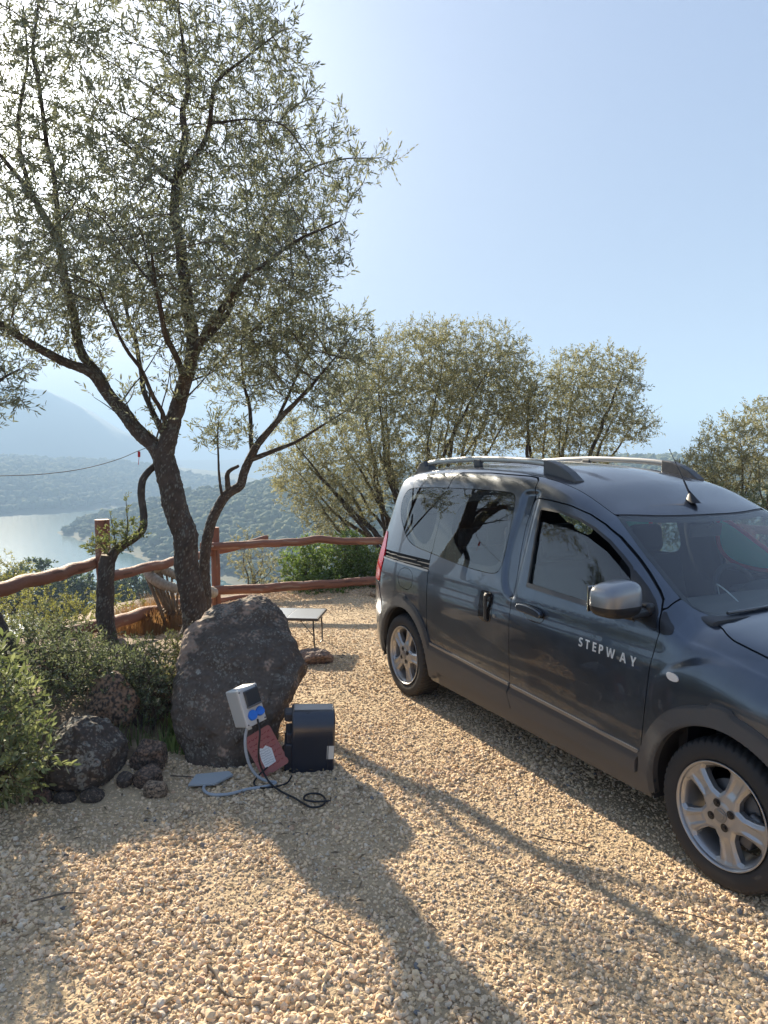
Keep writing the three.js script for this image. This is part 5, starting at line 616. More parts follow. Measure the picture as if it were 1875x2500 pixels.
{
  const f = thing('rail_fence', 'red brown pole fence turning a corner at the edge of the terrace', 'fence', [-2.7, 0, -6.92]);
  pole(f, 'post', [[-2.66, -0.25, -6.92, 0.074], [-2.69, 0.5, -6.92, 0.071], [-2.70, 1.235, -6.92, 0.068]], 1, 0.006);
  pole(f, 'post', [[-2.19, -0.45, -9.4, 0.058], [-2.2, 0.3, -9.4, 0.056], [-2.2, 0.935, -9.4, 0.054]], 2, 0.006);
  pole(f, 'post', [[0.35, -0.4, -9.52, 0.06], [0.36, 0.94, -9.52, 0.056]], 3, 0.006);
  pole(f, 'rail', [[-2.72, 0.93, -3.3, 0.058], [-2.80, 0.87, -4.4, 0.056], [-2.84, 0.862, -5.2, 0.058], [-2.80, 0.83, -6.0, 0.055], [-2.79, 0.815, -6.9, 0.055], [-2.73, 0.84, -7.2, 0.048]], 4, 0.04);
  pole(f, 'rail', [[-2.62, 0.70, -6.78, 0.052], [-2.5, 0.665, -7.6, 0.052], [-2.38, 0.63, -8.5, 0.05], [-2.26, 0.605, -9.4, 0.05], [-2.22, 0.60, -9.62, 0.048]], 5, 0.03);
  pole(f, 'rail', [[-2.78, 0.30, -6.2, 0.06], [-2.6, 0.235, -7.0, 0.062], [-2.45, 0.13, -8.2, 0.06], [-2.3, 0.05, -9.5, 0.055]], 6, 0.03);
  pole(f, 'rail', [[-2.36, 0.70, -9.27, 0.052], [-1.8, 0.715, -9.3, 0.05], [-1.0, 0.757, -9.35, 0.05], [-0.3, 0.762, -9.4, 0.048], [0.5, 0.75, -9.43, 0.05]], 7, 0.035);
  pole(f, 'rail', [[-2.38, 0.11, -9.28, 0.062], [-1.6, 0.145, -9.3, 0.06], [-0.9, 0.185, -9.35, 0.058], [-0.1, 0.228, -9.4, 0.056], [0.5, 0.24, -9.43, 0.056]], 8, 0.03);
  pole(f, 'rail', [[-2.3, 0.585, -9.5, 0.048], [-1.98, 0.645, -9.72, 0.046], [-1.62, 0.74, -10.0, 0.036]], 9, 0.02);
  pole(f, 'rail', [[-2.4, -0.08, -9.5, 0.05], [-1.9, -0.09, -9.9, 0.05], [-1.35, -0.12, -10.1, 0.045]], 10, 0.02);
  const boltMat = std(lin(0.45, 0.42, 0.38), 0.4, 0.8); for (const [x, y, z, r] of [[-2.19, 0.71, -9.20, 0.05], [-2.2, 0.125, -9.19, 0.06], [0.35, 0.757, -9.36, 0.05], [0.36, 0.24, -9.345, 0.056]]) part(f, 'bolt', new THREE.CylinderGeometry(0.012, 0.012, 0.02, 10).rotateX(Math.PI / 2).translate(x + 2.7, y, z + 6.92 - 0.01), boltMat);
  const g = thing('rail_fence', 'stretch of red brown pole fence seen through the windscreen', 'fence', [4.3, 0, -8.5]);
  pole(g, 'post', [[4.32, -0.3, -8.5, 0.07], [4.30, 1.02, -8.5, 0.066]], 11, 0.006);
  pole(g, 'post', [[2.2, -0.3, -8.9, 0.06], [2.2, 0.9, -8.9, 0.06]], 12, 0.006);
  pole(g, 'post', [[6.6, -0.3, -8.1, 0.06], [6.6, 0.95, -8.1, 0.06]], 15, 0.006);
  pole(g, 'rail', [[2.0, 0.62, -8.85, 0.055], [3.2, 0.6, -8.62, 0.055], [4.0, 0.585, -8.42, 0.058], [4.55, 0.56, -8.36, 0.058]], 13, 0.03);
  pole(g, 'rail', [[4.2, 1.0, -8.58, 0.05], [5.4, 0.92, -8.4, 0.05], [6.8, 0.9, -8.1, 0.05]], 14, 0.03);
}
// ---------------------------------------------------------------- boulders and stones
const rockMat = std(lin(1, 1, 1), 0.92, 0, { vertexColors: true, bumpMap: coarseBump, bumpScale: 0.012 });
const sites = [...Array(900)].map((_, i) => { const R = RNG(7000 + i); return [R() * 2 - 1, R() * 2 - 1, R() * 2 - 1, 0.008 + 0.024 * R() ** 2.2, R()]; });
function rockGeo(detail, shape, seed, o = {}) {   // shape(dir) -> point in metres; lichen rings and crusts as coloured growth on the stone
  const g = mergeVertices(new THREE.IcosahedronGeometry(1, detail).deleteAttribute('uv').deleteAttribute('normal')), p = g.attributes.position, col = [], uv = [];
  const sc = o.size ?? 1, near = o.lichen ? sites.map((s) => [s[0] * sc, s[1] * sc, s[2] * sc, s[3] * (o.ring ?? 1), s[4]]) : [];
  const cell = 0.06, hash = new Map(); for (const s of near) { const k = [0, 1, 2].map((e) => Math.floor(s[e] / cell)).join(); if (!hash.has(k)) hash.set(k, []); hash.get(k).push(s); }
  for (let i = 0; i < p.count; i++) {
    const d = V3(p.getX(i), p.getY(i), p.getZ(i)), q = shape(d), f = o.rough ?? 0.05;
    let k = f * fbm(q.x * 3.5 / sc + seed, q.y * 3.5 / sc, q.z * 3.5 / sc, 5) * sc + 0.25 * f * fbm(q.x * 16 / sc, q.y * 16 / sc + seed, q.z * 16 / sc, 3) * sc; if (o.pits) k -= o.pits * sstep(0.28, 0.5, noise3(q.x * 22 + seed, q.y * 22, q.z * 22)) ;
    q.addScaledVector(d, k); p.setXYZ(i, q.x, q.y, q.z); uv.push(q.x * 1.5 + q.z, q.y * 1.5 + q.z * 0.3);
    const a = fbm(q.x * 9 / sc + seed, q.y * 9 / sc, q.z * 9 / sc, 4), b = noise3(q.x * 55, q.y * 55 + seed, q.z * 55), base = o.base ?? [0.062, 0.050, 0.041], tan = o.tan ?? [0.20, 0.145, 0.105];
    let t = sstep(0.0, 0.22, a + 0.25 * b - (o.clean ?? 0.12) + (o.sunlitTint ? o.sunlitTint(d, q) : 0)), c = [0, 1, 2].map((e) => lerp(base[e], tan[e], t) * (1 + 0.55 * a + 0.3 * b));
    if (o.lichen) { for (let ix = -1; ix <= 1; ix++) for (let iy = -1; iy <= 1; iy++) for (let iz = -1; iz <= 1; iz++) { const l = hash.get([Math.floor(q.x / cell) + ix, Math.floor(q.y / cell) + iy, Math.floor(q.z / cell) + iz].join()); if (l) for (const s of l) { const e = Math.hypot(q.x - s[0], q.y - s[1], q.z - s[2]) / s[3]; if (e < 1 && (e > 0.55 || s[4] > 0.45)) { const v = (0.15 + 0.13 * s[4]) * (1 + 0.5 * b); c = [v, v * 0.95, v * 0.8]; } } } const sp = noise3(q.x * 95 + seed, q.y * 95, q.z * 95) + 0.5 * noise3(q.x * 30, q.y * 30 + 9, q.z * 30); if (sp + 1.1 * fbm(q.x * 5 + 3, q.y * 5, q.z * 5 + seed, 3) > 0.42) { const v = 0.17 + 0.1 * b; c = [v, v * 0.92, v * 0.76]; } const m = fbm(q.x * 13 + 40 + seed, q.y * 13, q.z * 13, 3) + 0.5 * b; if (m > 0.52 - 0.18 * o.lichen) { const v = 0.13 + 0.08 * b; c = [v, v * 0.93, v * 0.78]; } }
    col.push(...c.map((v) => Math.max(0.015, v)));
  }
  g.setAttribute('color', new THREE.Float32BufferAttribute(col, 3)); g.setAttribute('uv', new THREE.Float32BufferAttribute(uv, 2)); g.computeVertexNormals(); return g;
}
const boulderShape = (() => { // the standing boulder: an upright slab with a blunt, off-centre peak
  const out = pchip([[0, 0.15], [0.06, 0.22], [0.2, 0.305], [0.4, 0.36], [0.55, 0.375], [0.7, 0.355], [0.82, 0.305], [0.92, 0.215], [0.98, 0.115], [1, 0.0]]);
  const mid = pchip([[0, -0.05], [0.2, -0.03], [0.5, 0.0], [0.75, 0.015], [0.92, 0.045], [1, 0.05]]);
  return (d) => { const h = clamp((d.y + 1) / 2), s = Math.hypot(d.x, d.z) || 1e-6, w = out(h), cx = d.x / s, cz = d.z / s, q = 1 / (Math.abs(cx) ** 2.6 + Math.abs(cz) ** 2.6) ** (1 / 2.6), bulge = cx > 0.6 ? 0.05 * Math.exp(-(((h - 0.52) / 0.1) ** 2)) : 0; return V3(mid(h) * 1.1 + cx * q * (w + bulge) * (0.94 + 0.16 * h), -0.10 + 0.945 * h ** 0.95, cz * q * w * 0.5 - 0.92 * (h - 0.3)); };
})();
const facets = [[-0.78, 0.48, 0.38, 0.37], [0.72, 0.42, 0.55, 0.385], [0.12, 0.62, 0.78, 0.265], [0.95, -0.1, 0.3, 0.375], [-0.5, 0.15, 0.85, 0.30], [0.45, 0.1, 0.89, 0.305], [0.3, 0.93, 0.2, 0.435]].map(([x, y, z, d]) => [V3(x, y, z).normalize(), d]);
const boulderCut = (d) => { const p = boulderShape(d), c = V3(0, 0.42, -0.16); p.sub(c); for (const [n, k] of facets) { const e = p.dot(n) - k; if (e > 0) p.addScaledVector(n, -e * 0.8); } return p.add(c); };
const boulder = solo('boulder', rockGeo(100, boulderCut, 3, { rough: 0.08, lichen: 0.3, ring: 1.3, size: 1, clean: 0.2, base: [0.092, 0.072, 0.056], sunlitTint: (d) => 0.5 * sstep(-0.35, -0.75, d.x) * sstep(0.05, 0.4, d.y) + 0.22 * sstep(0.55, 0.9, d.y), tan: [0.235, 0.165, 0.12] }), rockMat, 'tall dark standing boulder spotted with lichen, carrying the socket box', 'boulder');  // sunlight on the upper left and top is painted in as lighter tan
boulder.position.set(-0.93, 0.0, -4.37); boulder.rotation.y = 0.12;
const lump = (rx, ry, rz, seed = 1, flat = 0.6) => { const R = RNG(seed * 13 + 5), cuts = [...Array(8)].map(() => [V3(R() - 0.5, R() * 0.7 - 0.15, R() - 0.5).normalize(), 0.68 + 0.24 * R()]); return (d) => { const e = 2.5, q = 1 / (Math.abs(d.x) ** e + Math.abs(d.y) ** e + Math.abs(d.z) ** e) ** (1 / e), p = V3(d.x * q, d.y * q, d.z * q); for (const [n, k] of cuts) { const o = p.dot(n) - k; if (o > 0) p.addScaledVector(n, -o * 0.9); } return V3(p.x * rx, Math.max(p.y * ry, -ry * flat), p.z * rz); }; };
const stone = (label, x, z, rx, ry, rz, o = {}) => { const m = solo(o.name ?? 'stone', rockGeo(o.detail ?? 22, lump(rx, ry, rz, o.seed ?? 3), o.seed ?? Math.round(x * 100), { rough: 0.13, size: Math.max(rx, rz), ...o }), rockMat, label, o.name === 'boulder' ? 'boulder' : 'stone', o.group); m.position.set(x, landY(x, z) + ry * 0.5 + (o.dy ?? 0), z); m.rotation.y = o.turn ?? 0; return m; };
stone('dark round boulder with white lichen at the foot of the left bank', -1.67, -3.92, 0.235, 0.20, 0.20, { name: 'boulder', detail: 44, lichen: 0.55, rough: 0.12, seed: 61, clean: 0.2, dy: -0.03, ring: 0.8 });
stone('brown pitted rock wedged behind the dark round boulder', -1.70, -4.45, 0.16, 0.2, 0.16, { name: 'boulder', detail: 34, seed: 62, clean: -0.15, pits: 0.006, tan: [0.22, 0.14, 0.09], dy: -0.07 });
stone('largest brown stone of the small heap beside the round boulder', -1.335, -4.03, 0.11, 0.105, 0.1, { detail: 28, seed: 63, clean: -0.05, pits: 0.004, tan: [0.16, 0.11, 0.08], dy: 0.02 });
stone('middle brown stone of the small heap beside the round boulder', -1.30, -3.89, 0.08, 0.075, 0.075, { detail: 24, seed: 64, clean: -0.05, pits: 0.003, tan: [0.16, 0.11, 0.08] });
stone('smallest tan stone at the front of the heap', -1.225, -3.80, 0.07, 0.052, 0.06, { detail: 22, seed: 65, clean: -0.2, tan: [0.25, 0.18, 0.12], dy: 0.0 });
stone('dark wedge stone between the round boulder and the heap', -1.41, -3.86, 0.05, 0.05, 0.05, { seed: 66, clean: 0.15 });
stone('smooth dark cobble under the front of the round boulder', -1.55, -3.74, 0.062, 0.045, 0.05, { seed: 67, clean: 0.1, rough: 0.08 });
stone('reddish brown cobble at the left end of the boulder foot', -1.81, -3.72, 0.062, 0.045, 0.05, { seed: 68, clean: -0.1, tan: [0.15, 0.085, 0.065] });
stone('flat dark cobble between two others under the boulder', -1.69, -3.73, 0.06, 0.035, 0.05, { seed: 69, clean: 0.12 });
stone('flat grey stone lying on the gravel in front of the low table', -0.62, -6.36, 0.165, 0.085, 0.12, { detail: 24, seed: 70, clean: -0.2, tan: [0.24, 0.165, 0.125], base: [0.13, 0.1, 0.085] });
stone('brown stone on the gravel behind the black plastic case', -0.49, -4.72, 0.10, 0.06, 0.08, { seed: 71, clean: -0.2, tan: [0.26, 0.17, 0.12] });
stone('brown stone at the right foot of the standing boulder', -0.555, -4.33, 0.07, 0.05, 0.07, { seed: 72, clean: 0.0 });
stone('pale stone lying among the shrubs on the bank', -1.9, -5.25, 0.2, 0.09, 0.16, { seed: 73, clean: -0.3, tan: [0.30, 0.21, 0.14] });
stone('rusty stone half buried beside the left tree trunk', -2.33, -5.05, 0.11, 0.1, 0.1, { seed: 74, clean: -0.2, tan: [0.26, 0.13, 0.08] });
stone('rough stone at the gravel edge near the green bushes', 0.02, -9.3, 0.2, 0.1, 0.15, { seed: 75, clean: -0.3, tan: [0.32, 0.24, 0.16] });
stone('tan stone on the bank left of the standing boulder', -1.42, -4.75, 0.13, 0.13, 0.12, { seed: 76, clean: -0.1, tan: [0.25, 0.17, 0.11] });
// ---------------------------------------------------------------- socket box on the boulder, notice, case, cables, plate
{
  const b = thing('socket_box', 'grey electric socket box with smoked lid and blue sockets on the boulder', 'socket box', [-0.755, 0.315, -4.0]);
  const grey = std(lin(0.42, 0.44, 0.44), 0.55), greyL = std(lin(0.5, 0.52, 0.52), 0.5), blue = std(lin(0.02, 0.16, 0.62), 0.45), inn = std(lin(0.10, 0.105, 0.11), 0.5);
  b.rotation.set(-0.26, 0.78, 0.15, 'YXZ');
  part(b, 'housing', box(0.13, 0.21, 0.115, 0, 0.105, 0.0, 0.008), grey);
  const lid = part(b, 'cover', box(0.134, 0.214, 0.018, 0, 0.105, 0.064, 0.006), greyL);
  part(lid, 'smoked_flap', box(0.094, 0.09, 0.016, 0.012, 0.15, 0.079, 0.006), phys(lin(0.10, 0.11, 0.12), 0.1, 0, { transmission: 0.55, thickness: 0 })); part(lid, 'breakers', merge([box(0.078, 0.05, 0.008, 0.012, 0.152, 0.073, 0.002)]), greyL);
  for (let k = 0; k < 3; k++) part(lid, 'breaker_switch', box(0.012, 0.018, 0.012, -0.012 + k * 0.024, 0.15, 0.076, 0.002), inn);
  part(lid, 'flap_lip', box(0.098, 0.01, 0.026, 0.012, 0.104, 0.082, 0.004), inn);
  for (const [x, y, tilt] of [[-0.018, 0.052, 0.25], [0.036, 0.058, 0.55]]) { const s = new THREE.Group(); s.name = 'socket'; s.position.set(x, y, 0.074); b.add(s); part(s, 'socket_base', new THREE.CylinderGeometry(0.026, 0.028, 0.012, 28).rotateX(Math.PI / 2), blue); const c = new THREE.CylinderGeometry(0.027, 0.027, 0.007, 28).rotateX(Math.PI / 2); c.translate(0, 0.026, 0); c.rotateX(-tilt); c.translate(0, -0.02, 0.016); part(s, 'socket_cap', c, blue); }
  for (const [x, y] of [[-0.057, 0.012], [0.057, 0.012], [-0.057, 0.198], [0.057, 0.198]]) part(lid, 'screw', new THREE.CylinderGeometry(0.0045, 0.0045, 0.004, 12).rotateX(Math.PI / 2).translate(x, y, 0.074), inn);
  part(b, 'cable_gland', new THREE.CylinderGeometry(0.011, 0.013, 0.022, 16).translate(-0.03, -0.01, 0.03), greyL);

  // notice: faded red board leaning on the boulder, a slip of paper taped to it
  const n = thing('notice_board', 'faded red notice board with a torn white paper leaning on the boulder', 'notice', [-0.615, 0.03, -4.03]);
  n.rotation.set(-0.42, 0.18, 0.48, 'YXZ');
  const cv = document.createElement('canvas'); cv.width = 256; cv.height = 384; const cx = cv.getContext('2d'); cx.fillStyle = '#98605a'; cx.fillRect(0, 0, 256, 384); const R = RNG(8); for (let i = 0; i < 900; i++) { cx.fillStyle = `rgba(${130 + R() * 80},${60 + R() * 50},${55 + R() * 50},0.12)`; cx.fillRect(R() * 256, R() * 384, 4 + R() * 30, 2 + R() * 8); } cx.strokeStyle = 'rgba(120,42,42,0.75)'; cx.lineWidth = 6; for (let r = 0; r < 7; r++) { let x = 26; while (x < 220) { const w = 10 + R() * 26; cx.beginPath(); cx.moveTo(x, 46 + r * 46); for (let q = 0; q < w; q += 6) cx.lineTo(x + q, 40 + r * 46 + R() * 16); cx.stroke(); x += w + 9; } }
  const tex = new THREE.CanvasTexture(cv); tex.colorSpace = THREE.SRGBColorSpace;
  const sh = new THREE.Shape(); { const w = 0.085, h = 0.245, r = 0.02; sh.moveTo(-w + r, 0); sh.lineTo(w - r, 0); sh.quadraticCurveTo(w, 0, w, r); sh.lineTo(w, h - r); sh.quadraticCurveTo(w, h, w - r, h); sh.lineTo(-w + r, h); sh.quadraticCurveTo(-w, h, -w, h - r); sh.lineTo(-w, r); sh.quadraticCurveTo(-w, 0, -w + r, 0); }
  const bg = new THREE.ExtrudeGeometry(sh, { depth: 0.006, bevelEnabled: false, curveSegments: 6 }); { const p = bg.attributes.position, u = bg.attributes.uv; for (let i = 0; i < p.count; i++) u.setXY(i, (p.getX(i) + 0.085) / 0.17, p.getY(i) / 0.245); } part(n, 'board', bg, std(lin(1, 1, 1), 0.7, 0, { map: tex }));
  const pv = document.createElement('canvas'); pv.width = pv.height = 128; const px = pv.getContext('2d'); px.fillStyle = '#d9d9d6'; px.fillRect(0, 0, 128, 128); px.strokeStyle = 'rgba(90,95,105,0.6)'; px.lineWidth = 2; for (let r = 0; r < 7; r++) { px.beginPath(); for (let x = 12; x < 112; x += 5) px.lineTo(x, 20 + r * 14 + R() * 7); px.stroke(); } const pt = new THREE.CanvasTexture(pv); pt.colorSpace = THREE.SRGBColorSpace;
  const ps = new THREE.Shape([[-0.035, 0], [0.032, 0.012], [0.038, 0.09], [0.012, 0.118], [-0.008, 0.108], [-0.03, 0.12], [-0.04, 0.05]].map((q) => new THREE.Vector2(...q))); const pg = new THREE.ExtrudeGeometry(ps, { depth: 0.0012, bevelEnabled: false }); { const p = pg.attributes.position, u = pg.attributes.uv; for (let i = 0; i < p.count; i++) u.setXY(i, (p.getX(i) + 0.04) / 0.08, p.getY(i) / 0.12); } pg.rotateZ(-0.1); pg.translate(-0.012, 0.035, 0.0065); part(n, 'paper', pg, std(lin(1, 1, 1), 0.85, 0, { map: pt }));

  // black-blue plastic case
  const c = thing('plastic_case', 'black plastic case with rounded top and white sticker standing on the gravel', 'case', [-0.44, 0.0, -4.17]); c.rotation.set(0.06, 0.14, -0.035, 'YXZ');
  const navy = phys(lin(0.017, 0.022, 0.036), 0.28, 0, { clearcoat: 0.6, clearcoatRoughness: 0.2 }), navy2 = std(lin(0.02, 0.024, 0.034), 0.45);
  const side = new THREE.Shape(); side.moveTo(-0.085, 0); side.lineTo(0.088, 0); side.lineTo(0.094, 0.2); side.bezierCurveTo(0.094, 0.27, 0.075, 0.325, 0.02, 0.33); side.lineTo(-0.06, 0.33); side.quadraticCurveTo(-0.085, 0.33, -0.085, 0.30); side.closePath();
  part(c, 'shell', new THREE.ExtrudeGeometry(side, { depth: 0.215, bevelEnabled: true, bevelThickness: 0.016, bevelSize: 0.010, bevelSegments: 5, curveSegments: 16 }).rotateY(-Math.PI / 2).translate(0.12, 0.011, 0), navy);
  part(c, 'lower_side', box(0.05, 0.17, 0.17, -0.125, 0.085, 0, 0.012), navy2); part(c, 'side_grip', box(0.055, 0.05, 0.10, -0.128, 0.312, -0.01, 0.012), navy2); part(c, 'side_step', box(0.045, 0.08, 0.15, -0.122, 0.19, -0.005, 0.012), navy2); part(c, 'vertical_rib', box(0.005, 0.19, 0.006, 0.098, 0.115, 0.103, 0.002), navy2);
  part(c, 'latch', merge([box(0.06, 0.007, 0.012, 0.03, 0.318, 0.068, 0.003), box(0.05, 0.006, 0.014, 0.02, 0.337, 0.045, 0.003), new THREE.TorusGeometry(0.024, 0.0032, 8, 24, Math.PI).rotateZ(Math.PI / 2).rotateX(-0.7).translate(-0.012, 0.326, 0.063)]), navy2);
  part(c, 'sticker', box(0.04, 0.08, 0.002, 0.112, 0.125, 0.1035, 0.0005), std(lin(0.62, 0.62, 0.58), 0.6), 'blank white sticker');

  // cables
  solo('cable', wire([[-0.765, 0.31, -3.955], [-0.772, 0.25, -3.935], [-0.765, 0.17, -3.925], [-0.74, 0.09, -3.925], [-0.70, 0.035, -3.93], [-0.65, 0.016, -3.92], [-0.6, 0.012, -3.91], [-0.64, 0.011, -3.87], [-0.74, 0.011, -3.83], [-0.84, 0.011, -3.77], [-0.93, 0.011, -3.77], [-0.985, 0.012, -3.84], [-0.96, 0.018, -3.92], [-0.90, 0.016, -3.93]], 0.0085, 160, 10), std(lin(0.34, 0.37, 0.40), 0.6), 'grey mains cable looping from the socket box across the gravel', 'cable');
  solo('cable', wire([[-0.705, 0.355, -3.955], [-0.685, 0.30, -3.905], [-0.69, 0.22, -3.895], [-0.69, 0.15, -3.895], [-0.67, 0.08, -3.90], [-0.63, 0.03, -3.875], [-0.56, 0.016, -3.80], [-0.47, 0.013, -3.72], [-0.42, 0.014, -3.66], [-0.37, 0.013, -3.62], [-0.32, 0.013, -3.64], [-0.31, 0.013, -3.71], [-0.35, 0.014, -3.77], [-0.41, 0.016, -3.76], [-0.42, 0.018, -3.70], [-0.37, 0.02, -3.67], [-0.28, 0.013, -3.69]], 0.0055, 200, 8), std(lin(0.012, 0.012, 0.014), 0.5), 'thin black cable coiled on the gravel in front of the case', 'cable');
  solo('cable', wire([[-0.58, 0.07, -4.1], [-0.64, 0.06, -4.05], [-0.70, 0.03, -3.98], [-0.72, 0.013, -3.9], [-0.68, 0.012, -3.85], [-0.6, 0.012, -3.86], [-0.54, 0.013, -3.9], [-0.52, 0.02, -3.98]], 0.005, 90, 8), std(lin(0.012, 0.012, 0.014), 0.5), 'short black lead beside the notice board', 'cable');
  const pl = thing('ground_plate', 'pale grey plate lying on the gravel at the foot of the boulder', 'plate', [-0.965, 0.018, -3.93], 0.25); const s2 = new THREE.Shape([[-0.12, -0.05], [0.02, -0.07], [0.12, 0.02], [0.1, 0.07], [-0.08, 0.07]].map((q) => new THREE.Vector2(...q))); part(pl, 'plate', new THREE.ExtrudeGeometry(s2, { depth: 0.01, bevelEnabled: true, bevelSize: 0.002, bevelThickness: 0.002, bevelSegments: 1 }).rotateX(-Math.PI / 2), std(lin(0.34, 0.37, 0.39), 0.6));
}
// ---------------------------------------------------------------- low folding table
{
  const t = thing('folding_table', 'low folding table with silver top on the gravel', 'table', [-0.90, 0, -7.0], -0.10); const tube = std(lin(0.07, 0.07, 0.075), 0.45, 0.5);
  const top = part(t, 'tabletop', merge([box(0.288, 0.018, 0.46, -0.1455, 0.305, 0, 0.004), box(0.288, 0.018, 0.46, 0.1455, 0.305, 0, 0.004)]), std(lin(0.55, 0.57, 0.60), 0.28, 0.7)); part(top, 'edge_frame', merge([box(0.59, 0.026, 0.012, 0, 0.302, 0.234, 0.004), box(0.59, 0.026, 0.012, 0, 0.302, -0.234, 0.004), box(0.012, 0.026, 0.48, 0.298, 0.302, 0, 0.004), box(0.012, 0.026, 0.48, -0.298, 0.302, 0, 0.004)]), tube);
  for (const s of [-1, 1]) part(t, 'leg_frame', wire([[s * 0.25, 0.29, 0.2], [s * 0.262, 0.05, 0.2], [s * 0.262, 0.012, 0.17], [s * 0.262, 0.01, -0.17], [s * 0.262, 0.05, -0.2], [s * 0.25, 0.29, -0.2]], 0.008, 70, 8), tube); for (const s of [-1, 1]) part(t, 'brace', rod([s * 0.25, 0.14, 0.2], [s * 0.12, 0.295, 0.2], 0.004), tube);
}
// ---------------------------------------------------------------- rustic chair of bent branches
{
  const c = thing('rustic_chair', 'weathered rustic chair of bent branches with a woven rim behind the trunk', 'chair', [-2.24, -0.06, -7.75], 0.0); const wood = std(lin(1, 1, 1), 0.9, 0, { vertexColors: true }), wc = (x, y, z) => { const n = fbm(x * 12, y * 20, z * 12, 3), v = 0.19 + 0.14 * n; return [v, v * 0.80, v * 0.60]; };
  const stick = (name, pts, seed) => part(c, name, limbTube(resample(pts, 0.03, 0.015, seed), 10, { color: wc, bump: (x, y, z) => 0.15 * noise3(x * 20, y * 20, z * 20), cap: true }), wood);
  // rim: a thick wrapped roll, horseshoe seen from behind, high at the left
  const rimPts = [[0.36, 0.40, -0.18], [0.30, 0.47, 0.02], [0.12, 0.50, 0.16], [-0.08, 0.55, 0.17], [-0.25, 0.62, 0.06], [-0.33, 0.66, -0.12], [-0.28, 0.66, -0.26], [-0.12, 0.58, -0.34], [0.05, 0.50, -0.38]]; const curve = new THREE.CatmullRomCurve3(rimPts.map((p) => V3(...p)), false, 'centripetal');
  const rim = part(c, 'woven_rim', limbTube(curve.getSpacedPoints(260).map((p, i) => [p.x, p.y, p.z, 0.05 + 0.008 * Math.sin(i * 1.5)]), 16, { color: (x, y, z) => { const v = 0.40 + 0.2 * noise3(x * 40, y * 40, z * 40); return [v, v * 0.87, v * 0.70]; }, cap: true }), wood);
  for (let k = 0; k < 22; k++) { const p = curve.getPointAt(0.04 + k / 23 * 0.9), a = -0.2 + k * 0.02, f = k / 21; stick('back_stick', [[p.x, p.y - 0.02, p.z, 0.012], [lerp(p.x, -0.02, 0.45), p.y * 0.55, lerp(p.z, -0.05, 0.35), 0.012], [lerp(p.x, 0.0, 0.72), 0.2, lerp(p.z, -0.05, 0.6), 0.011]], k); }
  for (const [i, p] of [[[-0.30, 0.62, 0.05], [-0.16, 0.3, 0.1], [-0.06, 0.02, 0.13]], [[0.25, 0.45, 0.06], [0.22, 0.2, 0.12], [0.2, 0.0, 0.15]], [[-0.26, 0.6, -0.25], [-0.22, 0.25, -0.25], [-0.2, 0.0, -0.25]], [[0.3, 0.4, -0.25], [0.26, 0.2, -0.25], [0.24, 0.0, -0.26]]].entries()) stick('leg', p.map((q, k) => [...q, 0.022 - 0.002 * k]), 40 + i);
  for (const [i, p] of [[[-0.16, 0.17, 0.12], [-0.02, 0.05, 0.16], [0.05, 0.0, 0.18]], [[-0.2, 0.13, -0.2], [-0.05, 0.14, 0.1]], [[0.24, 0.12, -0.22], [0.2, 0.13, 0.12]], [[-0.1, 0.1, 0.13], [0.21, 0.1, 0.14]]].entries()) stick('stretcher', p.map((q) => [...q, 0.014]), 60 + i);
  for (let k = 0; k < 9; k++) stick('seat_slat', [[-0.22 + k * 0.055, 0.23, 0.1, 0.013], [-0.24 + k * 0.06, 0.235, -0.28, 0.013]], 80 + k);
}
// ---------------------------------------------------------------- line with a red tag
{
  const l = thing('washing_line', 'thin line tied to the forked trunk with a red tag on it', 'line', [-1.98, 1.934, -6.33]); const rel = (p) => [p[0] + 1.98, p[1] - 1.934, p[2] + 6.33];
  part(l, 'cord', wire([[-3.6, 1.70, -5.45], [-3.09, 1.675, -5.6], [-2.963, 1.679, -5.6], [-2.694, 1.69, -5.7], [-2.433, 1.73, -5.85], [-2.226, 1.81, -6.1], [-2.113, 1.884, -6.28], [-1.985, 1.934, -6.30]].map(rel), 0.003, 90, 6), std(lin(0.10, 0.10, 0.11), 0.8));
  part(l, 'red_tag', merge([box(0.022, 0.05, 0.012, ...rel([-2.112, 1.852, -6.27]), 0.004), rod(rel([-2.112, 1.83, -6.27]), rel([-2.12, 1.76, -6.27]), 0.0022)]), std(lin(0.45, 0.015, 0.03), 0.6));
}
